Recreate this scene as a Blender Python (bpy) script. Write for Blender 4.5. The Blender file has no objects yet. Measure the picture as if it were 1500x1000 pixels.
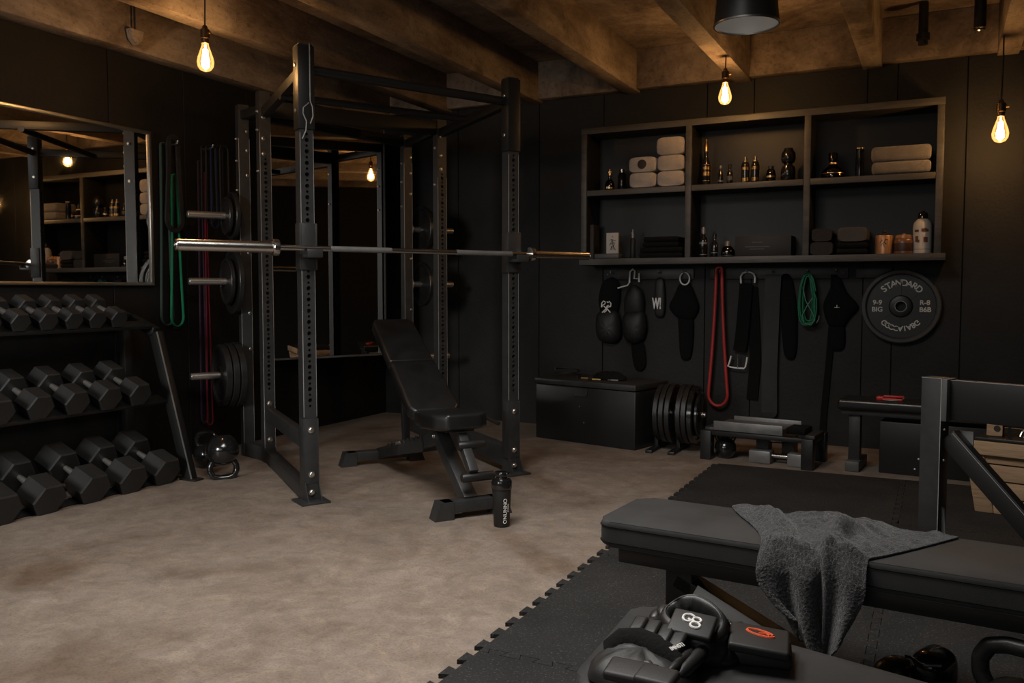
import bpy, bmesh, math, random
from mathutils import Vector as V, Matrix as M
random.seed(7)
SC = bpy.context.scene
COL = SC.collection
PI = math.pi
def R(d): return math.radians(d)
def lerp(a, b, t): return a + (b - a) * t

# ------------------------------------------------------------------ view geometry (1500 x 1000)
F, CX, CY, HOR, H = 1264.0, 750.0, 500.0, 425.0, 1.16
PIT = math.atan((CY - HOR) / F); YAW = R(26.3)
FW = V((-math.sin(YAW)*math.cos(PIT), math.cos(YAW)*math.cos(PIT), -math.sin(PIT)))
RT = V((math.cos(YAW), math.sin(YAW), 0)); UP = RT.cross(FW)
def ray(x, y): return FW + RT*((x-CX)/F) + UP*((CY-y)/F)
def onz(x, y, z=0.0):
    d = ray(x, y); t = (z-H)/d.z; return V((d.x*t, d.y*t, z))
def onX(x, y, X):
    d = ray(x, y); t = X/d.x; return V((X, d.y*t, H+d.z*t))
def onY(x, y, Y):
    d = ray(x, y); t = Y/d.y; return V((d.x*t, Y, H+d.z*t))

# ------------------------------------------------------------------ materials
MATS = {}
def mat(name, col, rough=.5, metal=0.0, spec=.5, col2=None, scale=6, detail=6, bump=0.0, bscale=None, lo=.35, hi=.65, rvar=0.0, coat=0.0, stretch=None, sheen=0.0):
    if name in MATS: return MATS[name]
    m = bpy.data.materials.new(name); m.use_nodes = True
    nt = m.node_tree; n = nt.nodes; l = nt.links; p = n['Principled BSDF']
    p.inputs['Base Color'].default_value = (*col, 1); p.inputs['Roughness'].default_value = rough
    p.inputs['Metallic'].default_value = metal; p.inputs['Specular IOR Level'].default_value = spec
    if coat: p.inputs['Coat Weight'].default_value = coat; p.inputs['Coat Roughness'].default_value = .15
    if sheen: p.inputs['Sheen Weight'].default_value = sheen
    tc = n.new('ShaderNodeTexCoord'); src = tc.outputs['Object']
    if stretch:
        mp = n.new('ShaderNodeMapping'); mp.inputs['Scale'].default_value = stretch
        l.new(src, mp.inputs['Vector']); src = mp.outputs['Vector']
    if col2 is not None or rvar:
        t = n.new('ShaderNodeTexNoise'); t.inputs['Scale'].default_value = scale; t.inputs['Detail'].default_value = detail
        t.inputs['Roughness'].default_value = .62
        l.new(src, t.inputs['Vector'])
        if col2 is not None:
            r = n.new('ShaderNodeValToRGB'); r.color_ramp.elements[0].position = lo; r.color_ramp.elements[1].position = hi
            r.color_ramp.elements[0].color = (*col, 1); r.color_ramp.elements[1].color = (*col2, 1)
            l.new(t.outputs['Fac'], r.inputs['Fac']); l.new(r.outputs['Color'], p.inputs['Base Color'])
        if rvar:
            mr = n.new('ShaderNodeMapRange'); mr.inputs['To Min'].default_value = rough-rvar; mr.inputs['To Max'].default_value = rough+rvar
            l.new(t.outputs['Fac'], mr.inputs['Value']); l.new(mr.outputs['Result'], p.inputs['Roughness'])
    if bump:
        t2 = n.new('ShaderNodeTexNoise'); t2.inputs['Scale'].default_value = bscale or scale*4; t2.inputs['Detail'].default_value = 5
        l.new(src, t2.inputs['Vector'])
        b = n.new('ShaderNodeBump'); b.inputs['Strength'].default_value = bump; b.inputs['Distance'].default_value = .01
        l.new(t2.outputs['Fac'], b.inputs['Height']); l.new(b.outputs['Normal'], p.inputs['Normal'])
    MATS[name] = m
    return m

def floor_material():
    m = bpy.data.materials.new('stained_concrete'); m.use_nodes = True
    nt = m.node_tree; n = nt.nodes; l = nt.links; p = n['Principled BSDF']
    tc = n.new('ShaderNodeTexCoord')
    def noise(s, d, r=.6, dist=0.0):
        t = n.new('ShaderNodeTexNoise'); t.inputs['Scale'].default_value = s; t.inputs['Detail'].default_value = d
        t.inputs['Roughness'].default_value = r; t.inputs['Distortion'].default_value = dist
        l.new(tc.outputs['Object'], t.inputs['Vector']); return t.outputs['Fac']
    def ramp(f, a, b, c1, c2):
        r = n.new('ShaderNodeValToRGB'); e = r.color_ramp.elements
        e[0].position = a; e[1].position = b; e[0].color = (*c1, 1); e[1].color = (*c2, 1)
        l.new(f, r.inputs['Fac']); return r.outputs['Color']
    def mix(f, a, b, mode='MIX'):
        x = n.new('ShaderNodeMix'); x.data_type = 'RGBA'; x.blend_type = mode
        if isinstance(f, float): x.inputs[0].default_value = f
        else: l.new(f, x.inputs[0])
        l.new(a, x.inputs[6]); l.new(b, x.inputs[7]); return x.outputs[2]
    base = ramp(noise(1.6, 10, .68, .9), .36, .66, FLOOR_A, FLOOR_B)
    fine = ramp(noise(9, 12, .78, .5), .28, .74, (.58, .555, .53), (1.22, 1.21, 1.20))
    c = mix(1.0, base, fine, 'MULTIPLY')
    stain = ramp(noise(.75, 5, .55, 1.1), .54, .68, (1, 1, 1), (.63, .55, .47))
    c = mix(1.0, c, stain, 'MULTIPLY')
    speck = ramp(noise(110, 4, .7), .33, .5, (.62, .60, .58), (1.04, 1.04, 1.04))
    vein = ramp(noise(2.3, 7, .6, 1.6), .485, .50, (1, 1, 1), (1.22, 1.16, 1.02))
    vein2 = ramp(noise(2.3, 7, .6, 1.6), .50, .515, (0, 0, 0), (1, 1, 1))
    c = mix(.75, c, mix(1.0, c, mix(vein2, vein, mix(0.0, base, base) if False else ramp(noise(.1, 0), 0, 1, (1, 1, 1), (1, 1, 1))), 'MULTIPLY'))
    c = mix(.75, c, mix(1.0, c, speck, 'MULTIPLY'))
    l.new(c, p.inputs['Base Color'])
    mr = n.new('ShaderNodeMapRange'); mr.inputs['To Min'].default_value = .34; mr.inputs['To Max'].default_value = .62
    l.new(noise(3.2, 6), mr.inputs['Value']); l.new(mr.outputs['Result'], p.inputs['Roughness'])
    b = n.new('ShaderNodeBump'); b.inputs['Strength'].default_value = .12; b.inputs['Distance'].default_value = .004
    l.new(noise(26, 7), b.inputs['Height']); l.new(b.outputs['Normal'], p.inputs['Normal'])
    p.inputs['Specular IOR Level'].default_value = .4
    return m

def emit(name, col, s):
    m = bpy.data.materials.new(name); m.use_nodes = True; nt = m.node_tree
    nt.nodes.remove(nt.nodes['Principled BSDF']); e = nt.nodes.new('ShaderNodeEmission')
    e.inputs['Color'].default_value = (*col, 1); e.inputs['Strength'].default_value = s
    nt.links.new(e.outputs[0], nt.nodes['Material Output'].inputs[0]); return m

def clear_glass(name, col, glow=None, gs=0.0, rim=.35):
    """thin glass: transparent, reflecting at grazing angles; a lit bulb's glass also gives off light"""
    m = bpy.data.materials.new(name); m.use_nodes = True; nt = m.node_tree; n = nt.nodes; l = nt.links
    n.remove(n['Principled BSDF'])
    tr = n.new('ShaderNodeBsdfTransparent'); tr.inputs['Color'].default_value = (*col, 1)
    gl = n.new('ShaderNodeBsdfGlossy'); gl.inputs['Roughness'].default_value = .06
    lw = n.new('ShaderNodeLayerWeight'); lw.inputs['Blend'].default_value = rim
    mx = n.new('ShaderNodeMixShader'); l.new(lw.outputs['Fresnel'], mx.inputs[0]); l.new(tr.outputs[0], mx.inputs[1]); l.new(gl.outputs[0], mx.inputs[2])
    out = mx.outputs[0]
    if glow:
        e = n.new('ShaderNodeEmission'); e.inputs['Color'].default_value = (*glow, 1); e.inputs['Strength'].default_value = gs
        ad = n.new('ShaderNodeAddShader'); l.new(out, ad.inputs[0]); l.new(e.outputs[0], ad.inputs[1]); out = ad.outputs[0]
    l.new(out, n['Material Output'].inputs[0]); return m

FLOOR_A, FLOOR_B = (.232, .188, .154), (.328, .276, .235)
m_floor = floor_material()
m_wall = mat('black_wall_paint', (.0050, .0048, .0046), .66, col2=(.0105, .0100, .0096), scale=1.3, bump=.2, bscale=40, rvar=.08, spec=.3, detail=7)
def rough_timber(name, dark, light, stretch):
    m = bpy.data.materials.new(name); m.use_nodes = True
    nt = m.node_tree; n = nt.nodes; l = nt.links; p = n['Principled BSDF']; p.inputs['Roughness'].default_value = .85; p.inputs['Specular IOR Level'].default_value = .25
    tc = n.new('ShaderNodeTexCoord'); mp = n.new('ShaderNodeMapping'); mp.inputs['Scale'].default_value = stretch
    l.new(tc.outputs['Object'], mp.inputs['Vector'])
    def noise(sc, d, r, src, dist=0.0):
        t = n.new('ShaderNodeTexNoise'); t.inputs['Scale'].default_value = sc; t.inputs['Detail'].default_value = d; t.inputs['Roughness'].default_value = r; t.inputs['Distortion'].default_value = dist
        l.new(src, t.inputs['Vector']); return t.outputs['Fac']
    def ramp(f, a, b, c1, c2):
        r = n.new('ShaderNodeValToRGB'); e = r.color_ramp.elements; e[0].position = a; e[1].position = b; e[0].color = (*c1, 1); e[1].color = (*c2, 1)
        l.new(f, r.inputs['Fac']); return r.outputs['Color']
    def mul(a, b):
        x = n.new('ShaderNodeMix'); x.data_type = 'RGBA'; x.blend_type = 'MULTIPLY'; x.inputs[0].default_value = 1
        l.new(a, x.inputs[6]); l.new(b, x.inputs[7]); return x.outputs[2]
    c = ramp(noise(1.7, 8, .66, mp.outputs['Vector'], .5), .34, .64, dark, light)
    c = mul(c, ramp(noise(7, 10, .75, mp.outputs['Vector'], .3), .30, .66, (.62, .60, .57), (1.15, 1.14, 1.13)))
    c = mul(c, ramp(noise(.9, 6, .6, tc.outputs['Object'], 1.2), .54, .66, (1, 1, 1), (.50, .46, .42)))
    c = mul(c, ramp(noise(34, 5, .7, tc.outputs['Object']), .30, .46, (.60, .57, .54), (1, 1, 1)))
    l.new(c, p.inputs['Base Color'])
    b = n.new('ShaderNodeBump'); b.inputs['Strength'].default_value = .7; b.inputs['Distance'].default_value = .012
    l.new(noise(13, 8, .7, mp.outputs['Vector']), b.inputs['Height']); l.new(b.outputs['Normal'], p.inputs['Normal'])
    return m
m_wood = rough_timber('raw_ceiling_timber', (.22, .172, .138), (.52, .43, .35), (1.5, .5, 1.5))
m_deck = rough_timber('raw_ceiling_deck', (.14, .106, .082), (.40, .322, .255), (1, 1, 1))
m_black = mat('black_powder_coat', (.024, .024, .024), .44, col2=(.034, .034, .034), scale=14, bump=.02, bscale=220, rvar=.06)
m_worn_glint = mat('worn_glint_steel', (.40, .40, .395), .4, .3)  # pale steel for edge strips: wear and edge highlights in one colour
m_dark = mat('dark_steel', (.013, .013, .013), .42, rvar=.06, scale=12)
m_grey = mat('charcoal_steel', (.075, .075, .074), .48, col2=(.095, .095, .093), scale=12)
m_peg = mat('polished_peg_steel', (.58, .56, .53), .3, .88)
m_chrome = mat('brushed_chrome', (.62, .60, .57), .24, 1.0, rvar=.05, scale=20)
m_bright = mat('bright_steel', (.86, .85, .83), .36, 0, spec=.8)
m_bolt = mat('zinc_bolt', (.70, .68, .64), .3, 1.0)
m_leather = mat('black_leather', (.0085, .0085, .0085), .33, col2=(.0135, .0135, .0135), scale=9, bump=.04, bscale=260, rvar=.04, coat=.2)
m_leather2 = mat('grey_black_leather', (.034, .034, .0345), .55, spec=.22, col2=(.046, .046, .0465), scale=5, bump=.07, bscale=240, rvar=.06)
m_hex = mat('black_rubber', (.015, .015, .015), .48, col2=(.024, .024, .0235), scale=10, bump=.08, bscale=160)
m_iron = mat('black_iron', (.012, .012, .012), .36, col2=(.019, .0185, .018), scale=14, bump=.1, bscale=90)
m_gloss = mat('glossy_black_enamel', (.010, .010, .010), .16, coat=.6)
m_cloth = mat('black_cloth', (.0065, .0065, .0065), .95, bump=.3, bscale=120, spec=.2)
m_nylon = mat('black_nylon', (.010, .010, .010), .55, col2=(.017, .017, .017), scale=12, bump=.05, bscale=300)
m_wallb = mat('lit_back_wall_paint', (.0110, .0108, .0106), .62, col2=(.026, .0258, .0256), scale=1.3, bump=.2, bscale=40, rvar=.08, spec=.3, detail=7)  # black wall paint, colour lightened for light falling on the back wall
m_white = mat('white_print', (.86, .84, .81), .6)
m_ink = mat('dark_print', (.03, .022, .02), .7)
m_red = mat('red_rubber', (.40, .030, .028), .5, col2=(.50, .045, .040), scale=9)
m_redp = mat('red_plastic', (.55, .028, .02), .4)
m_darkred = mat('crimson_rubber', (.13, .006, .016), .55)
m_purple = mat('purple_rubber', (.030, .014, .030), .6)
m_green = mat('green_rubber', (.009, .155, .072), .5, col2=(.012, .20, .094), scale=12)
m_dgreen = mat('dull_green_rubber', (.032, .058, .049), .6)
m_blue = mat('blue_rubber', (.008, .013, .045), .55)
m_orange = mat('orange_print', (.8, .12, .04), .55)
m_steelrim = mat('mirror_frame_steel', (.50, .48, .45), .35, 1.0)
m_mirror = mat('mirror_silver', (.80, .79, .76), .015, 1.0)
m_towel = mat('white_terry', (.50, .455, .42), .95, col2=(.58, .535, .50), scale=24, bump=.9, bscale=220, spec=.1, sheen=.3)
m_towel2 = mat('taupe_terry', (.24, .215, .20), .95, col2=(.29, .26, .245), scale=24, bump=.9, bscale=220, spec=.1, sheen=.3)
m_dtowel = mat('charcoal_terry', (.05, .05, .052), .95, bump=.9, bscale=180, spec=.1)
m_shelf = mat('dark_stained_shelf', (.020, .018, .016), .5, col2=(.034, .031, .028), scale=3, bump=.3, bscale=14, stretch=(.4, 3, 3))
m_shelfback = mat('shaded_shelf_inside', (.0065, .006, .0056), .5, col2=(.012, .011, .010), scale=2)  # shelf wood darkened in colour for the shade inside the compartments
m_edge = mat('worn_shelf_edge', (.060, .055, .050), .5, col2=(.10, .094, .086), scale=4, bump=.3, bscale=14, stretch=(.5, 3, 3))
m_copper = mat('copper_label', (.52, .27, .13), .38, .35)
m_gold = mat('gold_metal', (.75, .50, .22), .28, 1.0)
m_silver = mat('scuffed_steel', (.20, .20, .195), .42, .5, col2=(.27, .27, .265), scale=10)
m_lightplate = mat('bare_aluminium', (.82, .82, .81), .4, 0, col2=(.90, .90, .89), scale=8)
m_cream = mat('cream_bottle', (.62, .57, .51), .45)
m_card = mat('white_card', (.60, .56, .51), .7)
m_crate = mat('crate_pine', (.36, .225, .125), .75, col2=(.50, .34, .205), scale=4, bump=.4, bscale=20, stretch=(.5, 3, 3))
m_shade_in = mat('lamp_inside_enamel', (.55, .53, .50), .4)
m_bulbglass = clear_glass('unlit_bulb_glass', (.9, .9, .9))
m_bottleglass = clear_glass('smoked_bottle_glass', (.22, .15, .09), rim=.5)
m_filament = emit('glowing_filament', (1, .62, .28), 150)
m_glow = clear_glass('lit_amber_bulb_glass', (1, .88, .66), (1, .46, .14), .42, rim=.3)

def rubber_material():
    m = mat('speckled_rubber_mat', (.022, .022, .022), .8, bump=.35, bscale=90, spec=.3)
    nt = m.node_tree; n = nt.nodes; l = nt.links; p = n['Principled BSDF']; tc = n.new('ShaderNodeTexCoord')
    v = n.new('ShaderNodeTexNoise'); v.inputs['Scale'].default_value = 140; v.inputs['Detail'].default_value = 2
    w = n.new('ShaderNodeTexNoise'); w.inputs['Scale'].default_value = 2.5; w.inputs['Detail'].default_value = 6
    l.new(tc.outputs['Object'], v.inputs['Vector']); l.new(tc.outputs['Object'], w.inputs['Vector'])
    r = n.new('ShaderNodeValToRGB'); e = r.color_ramp.elements
    e[0].position = .60; e[1].position = .74; e[0].color = (.0175, .0175, .0178, 1); e[1].color = (.085, .082, .075, 1)
    r2 = n.new('ShaderNodeValToRGB'); e = r2.color_ramp.elements
    e[0].position = .3; e[1].position = .7; e[0].color = (.7, .7, .7, 1); e[1].color = (1.35, 1.33, 1.3, 1)
    x = n.new('ShaderNodeMix'); x.data_type = 'RGBA'; x.blend_type = 'MULTIPLY'; x.inputs[0].default_value = 1
    l.new(v.outputs['Fac'], r.inputs['Fac']); l.new(w.outputs['Fac'], r2.inputs['Fac'])
    l.new(r.outputs['Color'], x.inputs[6]); l.new(r2.outputs['Color'], x.inputs[7]); l.new(x.outputs[2], p.inputs['Base Color'])
    return m
m_mat = rubber_material()

def terry_grey():
    m = mat('grey_quilted_terry', (.075, .075, .077), .95, spec=.1, sheen=.25)
    nt = m.node_tree; n = nt.nodes; l = nt.links; p = n['Principled BSDF']; tc = n.new('ShaderNodeTexCoord')
    v = n.new('ShaderNodeTexVoronoi'); v.feature = 'DISTANCE_TO_EDGE'; v.inputs['Scale'].default_value = 55
    w = n.new('ShaderNodeTexNoise'); w.inputs['Scale'].default_value = 300; w.inputs['Detail'].default_value = 3
    l.new(tc.outputs['UV'], v.inputs['Vector']); v.inputs['Scale'].default_value = 44
    l.new(tc.outputs['Object'], w.inputs['Vector'])
    r = n.new('ShaderNodeValToRGB'); e = r.color_ramp.elements
    e[0].position = .0; e[1].position = .09; e[0].color = (.088, .088, .090, 1); e[1].color = (.043, .043, .0445, 1)
    l.new(v.outputs['Distance'], r.inputs['Fac'])
    r3 = n.new('ShaderNodeValToRGB'); e = r3.color_ramp.elements
    e[0].position = .3; e[1].position = .7; e[0].color = (.45, .45, .45, 1); e[1].color = (1.5, 1.5, 1.5, 1)
    l.new(w.outputs['Fac'], r3.inputs['Fac'])
    x = n.new('ShaderNodeMix'); x.data_type = 'RGBA'; x.blend_type = 'MULTIPLY'; x.inputs[0].default_value = 1
    l.new(r.outputs['Color'], x.inputs[6]); l.new(r3.outputs['Color'], x.inputs[7]); l.new(x.outputs[2], p.inputs['Base Color'])
    b = n.new('ShaderNodeBump'); b.inputs['Strength'].default_value = .8; b.inputs['Distance'].default_value = .004
    l.new(w.outputs['Fac'], b.inputs['Height']); l.new(b.outputs['Normal'], p.inputs['Normal'])
    return m
m_greytowel = terry_grey()

# ------------------------------------------------------------------ mesh builder
class B:
    def __init__(s): s.bm = bmesh.new()
    def _xf(s, vs, mx):
        if mx is not None: bmesh.ops.transform(s.bm, matrix=mx, verts=vs)
    def box(s, c, d, mx=None, bev=0.0, seg=2):
        t = bmesh.new(); bmesh.ops.create_cube(t, size=1)
        bmesh.ops.scale(t, vec=V(d), verts=t.verts)
        if bev: bmesh.ops.bevel(t, geom=t.edges[:], offset=bev, segments=seg, profile=.5, affect='EDGES')
        bmesh.ops.translate(t, vec=V(c), verts=t.verts)
        if mx is not None: bmesh.ops.transform(t, matrix=mx, verts=t.verts)
        return s.add(t)
    def bar(s, a, b, w, h, bev=0.0, up=V((0, 0, 1))):
        """rectangular bar from a to b: w across, h along up"""
        a, b = V(a), V(b); t = (b-a); L = t.length; t.normalize(); side = t.cross(up)
        if side.length < 1e-4: side = t.cross(V((0, 1, 0)))
        side.normalize(); n = side.cross(t)
        mx = M((( t.x, side.x, n.x, (a.x+b.x)/2), (t.y, side.y, n.y, (a.y+b.y)/2), (t.z, side.z, n.z, (a.z+b.z)/2), (0, 0, 0, 1)))
        return s.box((0, 0, 0), (L, w, h), mx, bev)
    def add(s, t):
        me = bpy.data.meshes.new('t'); t.to_mesh(me); t.free(); s.bm.from_mesh(me); bpy.data.meshes.remove(me); return s
    def sweep(s, pts, prof, closed=False, up=V((0, 0, 1)), caps=True, scales=None):
        pts = [V(p) for p in pts]; n = len(pts); rings = []
        prev = None
        for i, p in enumerate(pts):
            if closed: t = pts[(i+1) % n]-pts[i-1]
            else: t = pts[min(i+1, n-1)]-pts[max(i-1, 0)]
            t.normalize()
            if prev is None:
                sd = t.cross(up)
                if sd.length < 1e-3: sd = t.cross(V((1, 0, 0)))
            else: sd = prev-t*prev.dot(t)
            sd.normalize(); prev = sd; nn = sd.cross(t)
            k = scales[i] if scales else 1
            rings.append([s.bm.verts.new(p+sd*(x*k)+nn*(y*k)) for x, y in prof])
        m = len(prof)
        for i in range(n if closed else n-1):
            a, b = rings[i], rings[(i+1) % n]
            for j in range(m):
                try: s.bm.faces.new((a[j], a[(j+1) % m], b[(j+1) % m], b[j]))
                except ValueError: pass
        if caps and not closed:
            s.bm.faces.new(rings[0][::-1]); s.bm.faces.new(rings[-1])
        return s
    def tube(s, pts, r, n=10, closed=False, scales=None):
        return s.sweep(pts, [(r*math.cos(2*PI*k/n), r*math.sin(2*PI*k/n)) for k in range(n)], closed, scales=scales)
    def strip(s, pts, w, t, closed=False, up=V((0, 0, 1))):
        return s.sweep(pts, [(-w/2, -t/2), (w/2, -t/2), (w/2, t/2), (-w/2, t/2)], closed, up)
    def cyl(s, a, b, r, r2=None, n=24):
        a, b = V(a), V(b); d = (b-a); mx = M.Translation((a+b)/2) @ d.to_track_quat('Z', 'Y').to_matrix().to_4x4()
        bmesh.ops.create_cone(s.bm, cap_ends=True, segments=n, radius1=r, radius2=r if r2 is None else r2, depth=d.length, matrix=mx); return s
    def lathe(s, prof, n=32, mx=None, ph=0.0):
        rings = []; new = []
        for r, z in prof:
            if r < 1e-6: v = s.bm.verts.new((0, 0, z)); rings.append([v]); new.append(v)
            else:
                rg = [s.bm.verts.new((r*math.cos(2*PI*k/n+ph), r*math.sin(2*PI*k/n+ph), z)) for k in range(n)]; rings.append(rg); new += rg
        for a, b in zip(rings, rings[1:]):
            for k in range(n):
                if len(a) == 1 and len(b) == 1: continue
                if len(a) == 1: f = (a[0], b[k], b[(k+1) % n])[::-1]
                elif len(b) == 1: f = (a[k], a[(k+1) % n], b[0])
                else: f = (a[k], a[(k+1) % n], b[(k+1) % n], b[k])
                try: s.bm.faces.new(f)
                except ValueError: pass
        s._xf(new, mx); return s
    def sphere(s, c, r, sc=(1, 1, 1), mx=None, u=24, v=14):
        k = M.Translation(V(c)) @ M.Diagonal((*sc, 1))
        if mx is not None: k = mx @ k
        bmesh.ops.create_uvsphere(s.bm, u_segments=u, v_segments=v, radius=r, matrix=k); return s
    def prism(s, poly, z0, z1, mx=None):
        a = [s.bm.verts.new((x, y, z0)) for x, y in poly]; b = [s.bm.verts.new((x, y, z1)) for x, y in poly]; n = len(poly)
        s.bm.faces.new(a[::-1]); s.bm.faces.new(b)
        for i in range(n): s.bm.faces.new((a[i], a[(i+1) % n], b[(i+1) % n], b[i]))
        s._xf(a+b, mx); return s
    def puff(s, poly, T, mx=None, steps=6, wob=0.0, back=.25, seed=1):
        """a padded shape: outline poly (x, y), bulging by T towards +z"""
        rnd = random.Random(seed); pts = []
        n = len(poly)
        for i in range(n):
            x0, y0 = poly[i]; x1, y1 = poly[(i+1) % n]
            for k in range(4): pts.append((lerp(x0, x1, k/4), lerp(y0, y1, k/4)))
        for _ in range(2):
            m = len(pts); pts = [((pts[i-1][0]+2*pts[i][0]+pts[(i+1) % m][0])/4, (pts[i-1][1]+2*pts[i][1]+pts[(i+1) % m][1])/4) for i in range(m)]
        m = len(pts); cx = sum(p[0] for p in pts)/m; cy = sum(p[1] for p in pts)/m
        new = []; rings = []
        for st in range(steps+1):
            f = math.cos(PI/2*st/steps); z = T*math.sin(PI/2*st/steps)
            if st == steps: v = s.bm.verts.new((cx, cy, T)); rings.append([v]); new.append(v); break
            rg = [s.bm.verts.new((cx+(x-cx)*f, cy+(y-cy)*f, z+wob*T*math.sin(7*i/m*2*PI+st*.9+seed)*(st > 0))) for i, (x, y) in enumerate(pts)]
            rings.append(rg); new += rg
        bk = [s.bm.verts.new((cx+(x-cx)*.9, cy+(y-cy)*.9, -T*back)) for x, y in pts]; new += bk
        s.bm.faces.new(bk[::-1]); rings.insert(0, bk)
        for a, b in zip(rings, rings[1:]):
            for k in range(m):
                if len(b) == 1: s.bm.faces.new((a[k], a[(k+1) % m], b[0]))
                else: s.bm.faces.new((a[k], a[(k+1) % m], b[(k+1) % m], b[k]))
        s._xf(new, mx); return s
    def text(s, txt, size, mx, depth=.002, align='CENTER', bold=0.0):
        cu = bpy.data.curves.new('lettering', 'FONT'); cu.body = txt; cu.size = size; cu.extrude = depth; cu.offset = bold; cu.align_x = align; cu.align_y = 'CENTER'
        o = bpy.data.objects.new('lettering', cu); COL.objects.link(o)
        bpy.context.view_layer.update()
        me = bpy.data.meshes.new_from_object(o.evaluated_get(bpy.context.evaluated_depsgraph_get()))
        me.transform(mx); s.bm.from_mesh(me)
        bpy.data.meshes.remove(me); bpy.data.objects.remove(o); bpy.data.curves.remove(cu); return s
    def build(s, name, m, parent=None, world=False, loc=None, rz=0.0, smooth=34, mods=None):
        bm = s.bm
        bmesh.ops.recalc_face_normals(bm, faces=bm.faces)
        if parent is not None and world:
            p = parent; mx = M.Identity(4)
            while p is not None: mx = p.matrix_basis @ mx; p = p.parent
            bm.transform(mx.inverted())
        lm = None
        if parent is None and loc is not None:
            lm = M.Translation(V(loc)) @ M.Rotation(rz, 4, 'Z')
            if world: bm.transform(lm.inverted())
        ang = R(smooth)
        for e in bm.edges: e.smooth = (len(e.link_faces) == 2 and e.calc_face_angle(9) < ang)
        for f in bm.faces: f.smooth = True
        me = bpy.data.meshes.new(name); bm.to_mesh(me); bm.free()
        me.materials.append(m)
        o = bpy.data.objects.new(name, me); COL.objects.link(o)
        if lm is not None: o.matrix_basis = lm
        if parent is not None: o.parent = parent
        return o

def tag(o, label=None, cat=None, group=None, kind=None):
    if label: o['label'] = label
    if cat: o['category'] = cat
    if group: o['group'] = group
    if kind: o['kind'] = kind
    return o
def thing(name, label, cat, loc=(0, 0, 0), rz=0.0, group=None):
    o = bpy.data.objects.new(name, None); COL.objects.link(o); o.empty_display_size = .05
    o.matrix_basis = M.Translation(V(loc)) @ M.Rotation(rz, 4, 'Z')
    return tag(o, label, cat, group)
def kids(o): return [c for c in COL.objects if c.parent is o]
def dup(o, loc=None, rz=None, label=None, group=None, mx=None):
    r = o.copy(); COL.objects.link(r)
    if mx is not None: r.matrix_basis = mx
    elif loc is not None: r.matrix_basis = M.Translation(V(loc)) @ M.Rotation(rz or 0, 4, 'Z')
    if label: r['label'] = label
    if group: r['group'] = group
    for c in kids(o):
        d = c.copy(); COL.objects.link(d); d.parent = r
        for g in kids(c):
            e = g.copy(); COL.objects.link(e); e.parent = d
    return r
def struct(o): o['kind'] = 'structure'; return o
def frame_mx(o, x, z):
    """matrix with origin o, local x axis along x and local z along z (orthogonalised)"""
    x = V(x).normalized(); z = V(z); z = (z-x*z.dot(x)).normalized(); y = z.cross(x); o = V(o)
    return M(((x.x, y.x, z.x, o.x), (x.y, y.y, z.y, o.y), (x.z, y.z, z.z, o.z), (0, 0, 0, 1)))
CEIL_W, REAR_FILL_W, EXPO = 104, 31, 0.0
# ================================================================== THE ROOM
XL, YB, XR, YF = -4.70, 6.80, 2.60, -1.70
ZC, ZJ = 3.07, 2.745
struct(B().box(((XL+XR)/2, (YB+YF)/2, -.06), (XR-XL+.4, YB-YF+.4, .12)).build('floor', m_floor))
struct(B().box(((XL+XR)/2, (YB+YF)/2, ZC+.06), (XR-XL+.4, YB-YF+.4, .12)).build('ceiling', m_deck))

def panel_wall(name, axis, at, sgn, lo, hi, seams, top=ZC):
    """flat boards with narrow open joints over a solid wall"""
    b = B()
    if axis == 'Y': b.box(((lo+hi)/2, at+sgn*.11, top/2), (hi-lo, .18, top))
    else: b.box((at+sgn*.11, (lo+hi)/2, top/2), (.18, hi-lo, top))
    e = [lo]+seams+[hi]
    for a, c in zip(e, e[1:]):
        if axis == 'Y': b.box(((a+c)/2, at+sgn*.012, top/2), (c-a-.006, .024, top), bev=.002, seg=1)
        else: b.box((at+sgn*.012, (a+c)/2, top/2), (.024, c-a-.006, top), bev=.002, seg=1)
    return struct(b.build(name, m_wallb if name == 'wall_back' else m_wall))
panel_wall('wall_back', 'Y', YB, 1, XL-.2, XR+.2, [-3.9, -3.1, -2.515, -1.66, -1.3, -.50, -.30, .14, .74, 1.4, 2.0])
panel_wall('wall_left', 'X', XL, -1, YF-.2, YB+.2, [-1.0, 0.2, 1.4, 2.6, 3.8, 4.4, 5.0, 6.2])
panel_wall('wall_right', 'X', XR, 1, YF-.2, YB+.2, [-.5, .7, 1.9, 3.1, 4.3, 5.5])
# wall behind the camera, with an added, unseen window opening for fill light
b = B(); y = YF-.1
wx0, wx1, wz0, wz1 = -3.6, .6, 1.35, 2.65
b.box(((XL+wx0)/2-.1, y, ZC/2), (wx0-XL+.2, .2, ZC)); b.box(((XR+wx1)/2+.1, y, ZC/2), (XR-wx1+.2, .2, ZC))
b.box(((wx0+wx1)/2, y, wz0/2), (wx1-wx0, .2, wz0)); b.box(((wx0+wx1)/2, y, (ZC+wz1)/2), (wx1-wx0, .2, ZC-wz1))
struct(b.build('wall_front', m_wall))
b = B()
for xx in (wx0, -2.2, -.8, wx1): b.box((xx, YF-.1, (wz0+wz1)/2), (.06, .08, wz1-wz0))
for zz in (wz0, wz1): b.box(((wx0+wx1)/2, YF-.1, zz), (wx1-wx0, .08, .06))
struct(b.build('added_window_1', m_black))

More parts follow.
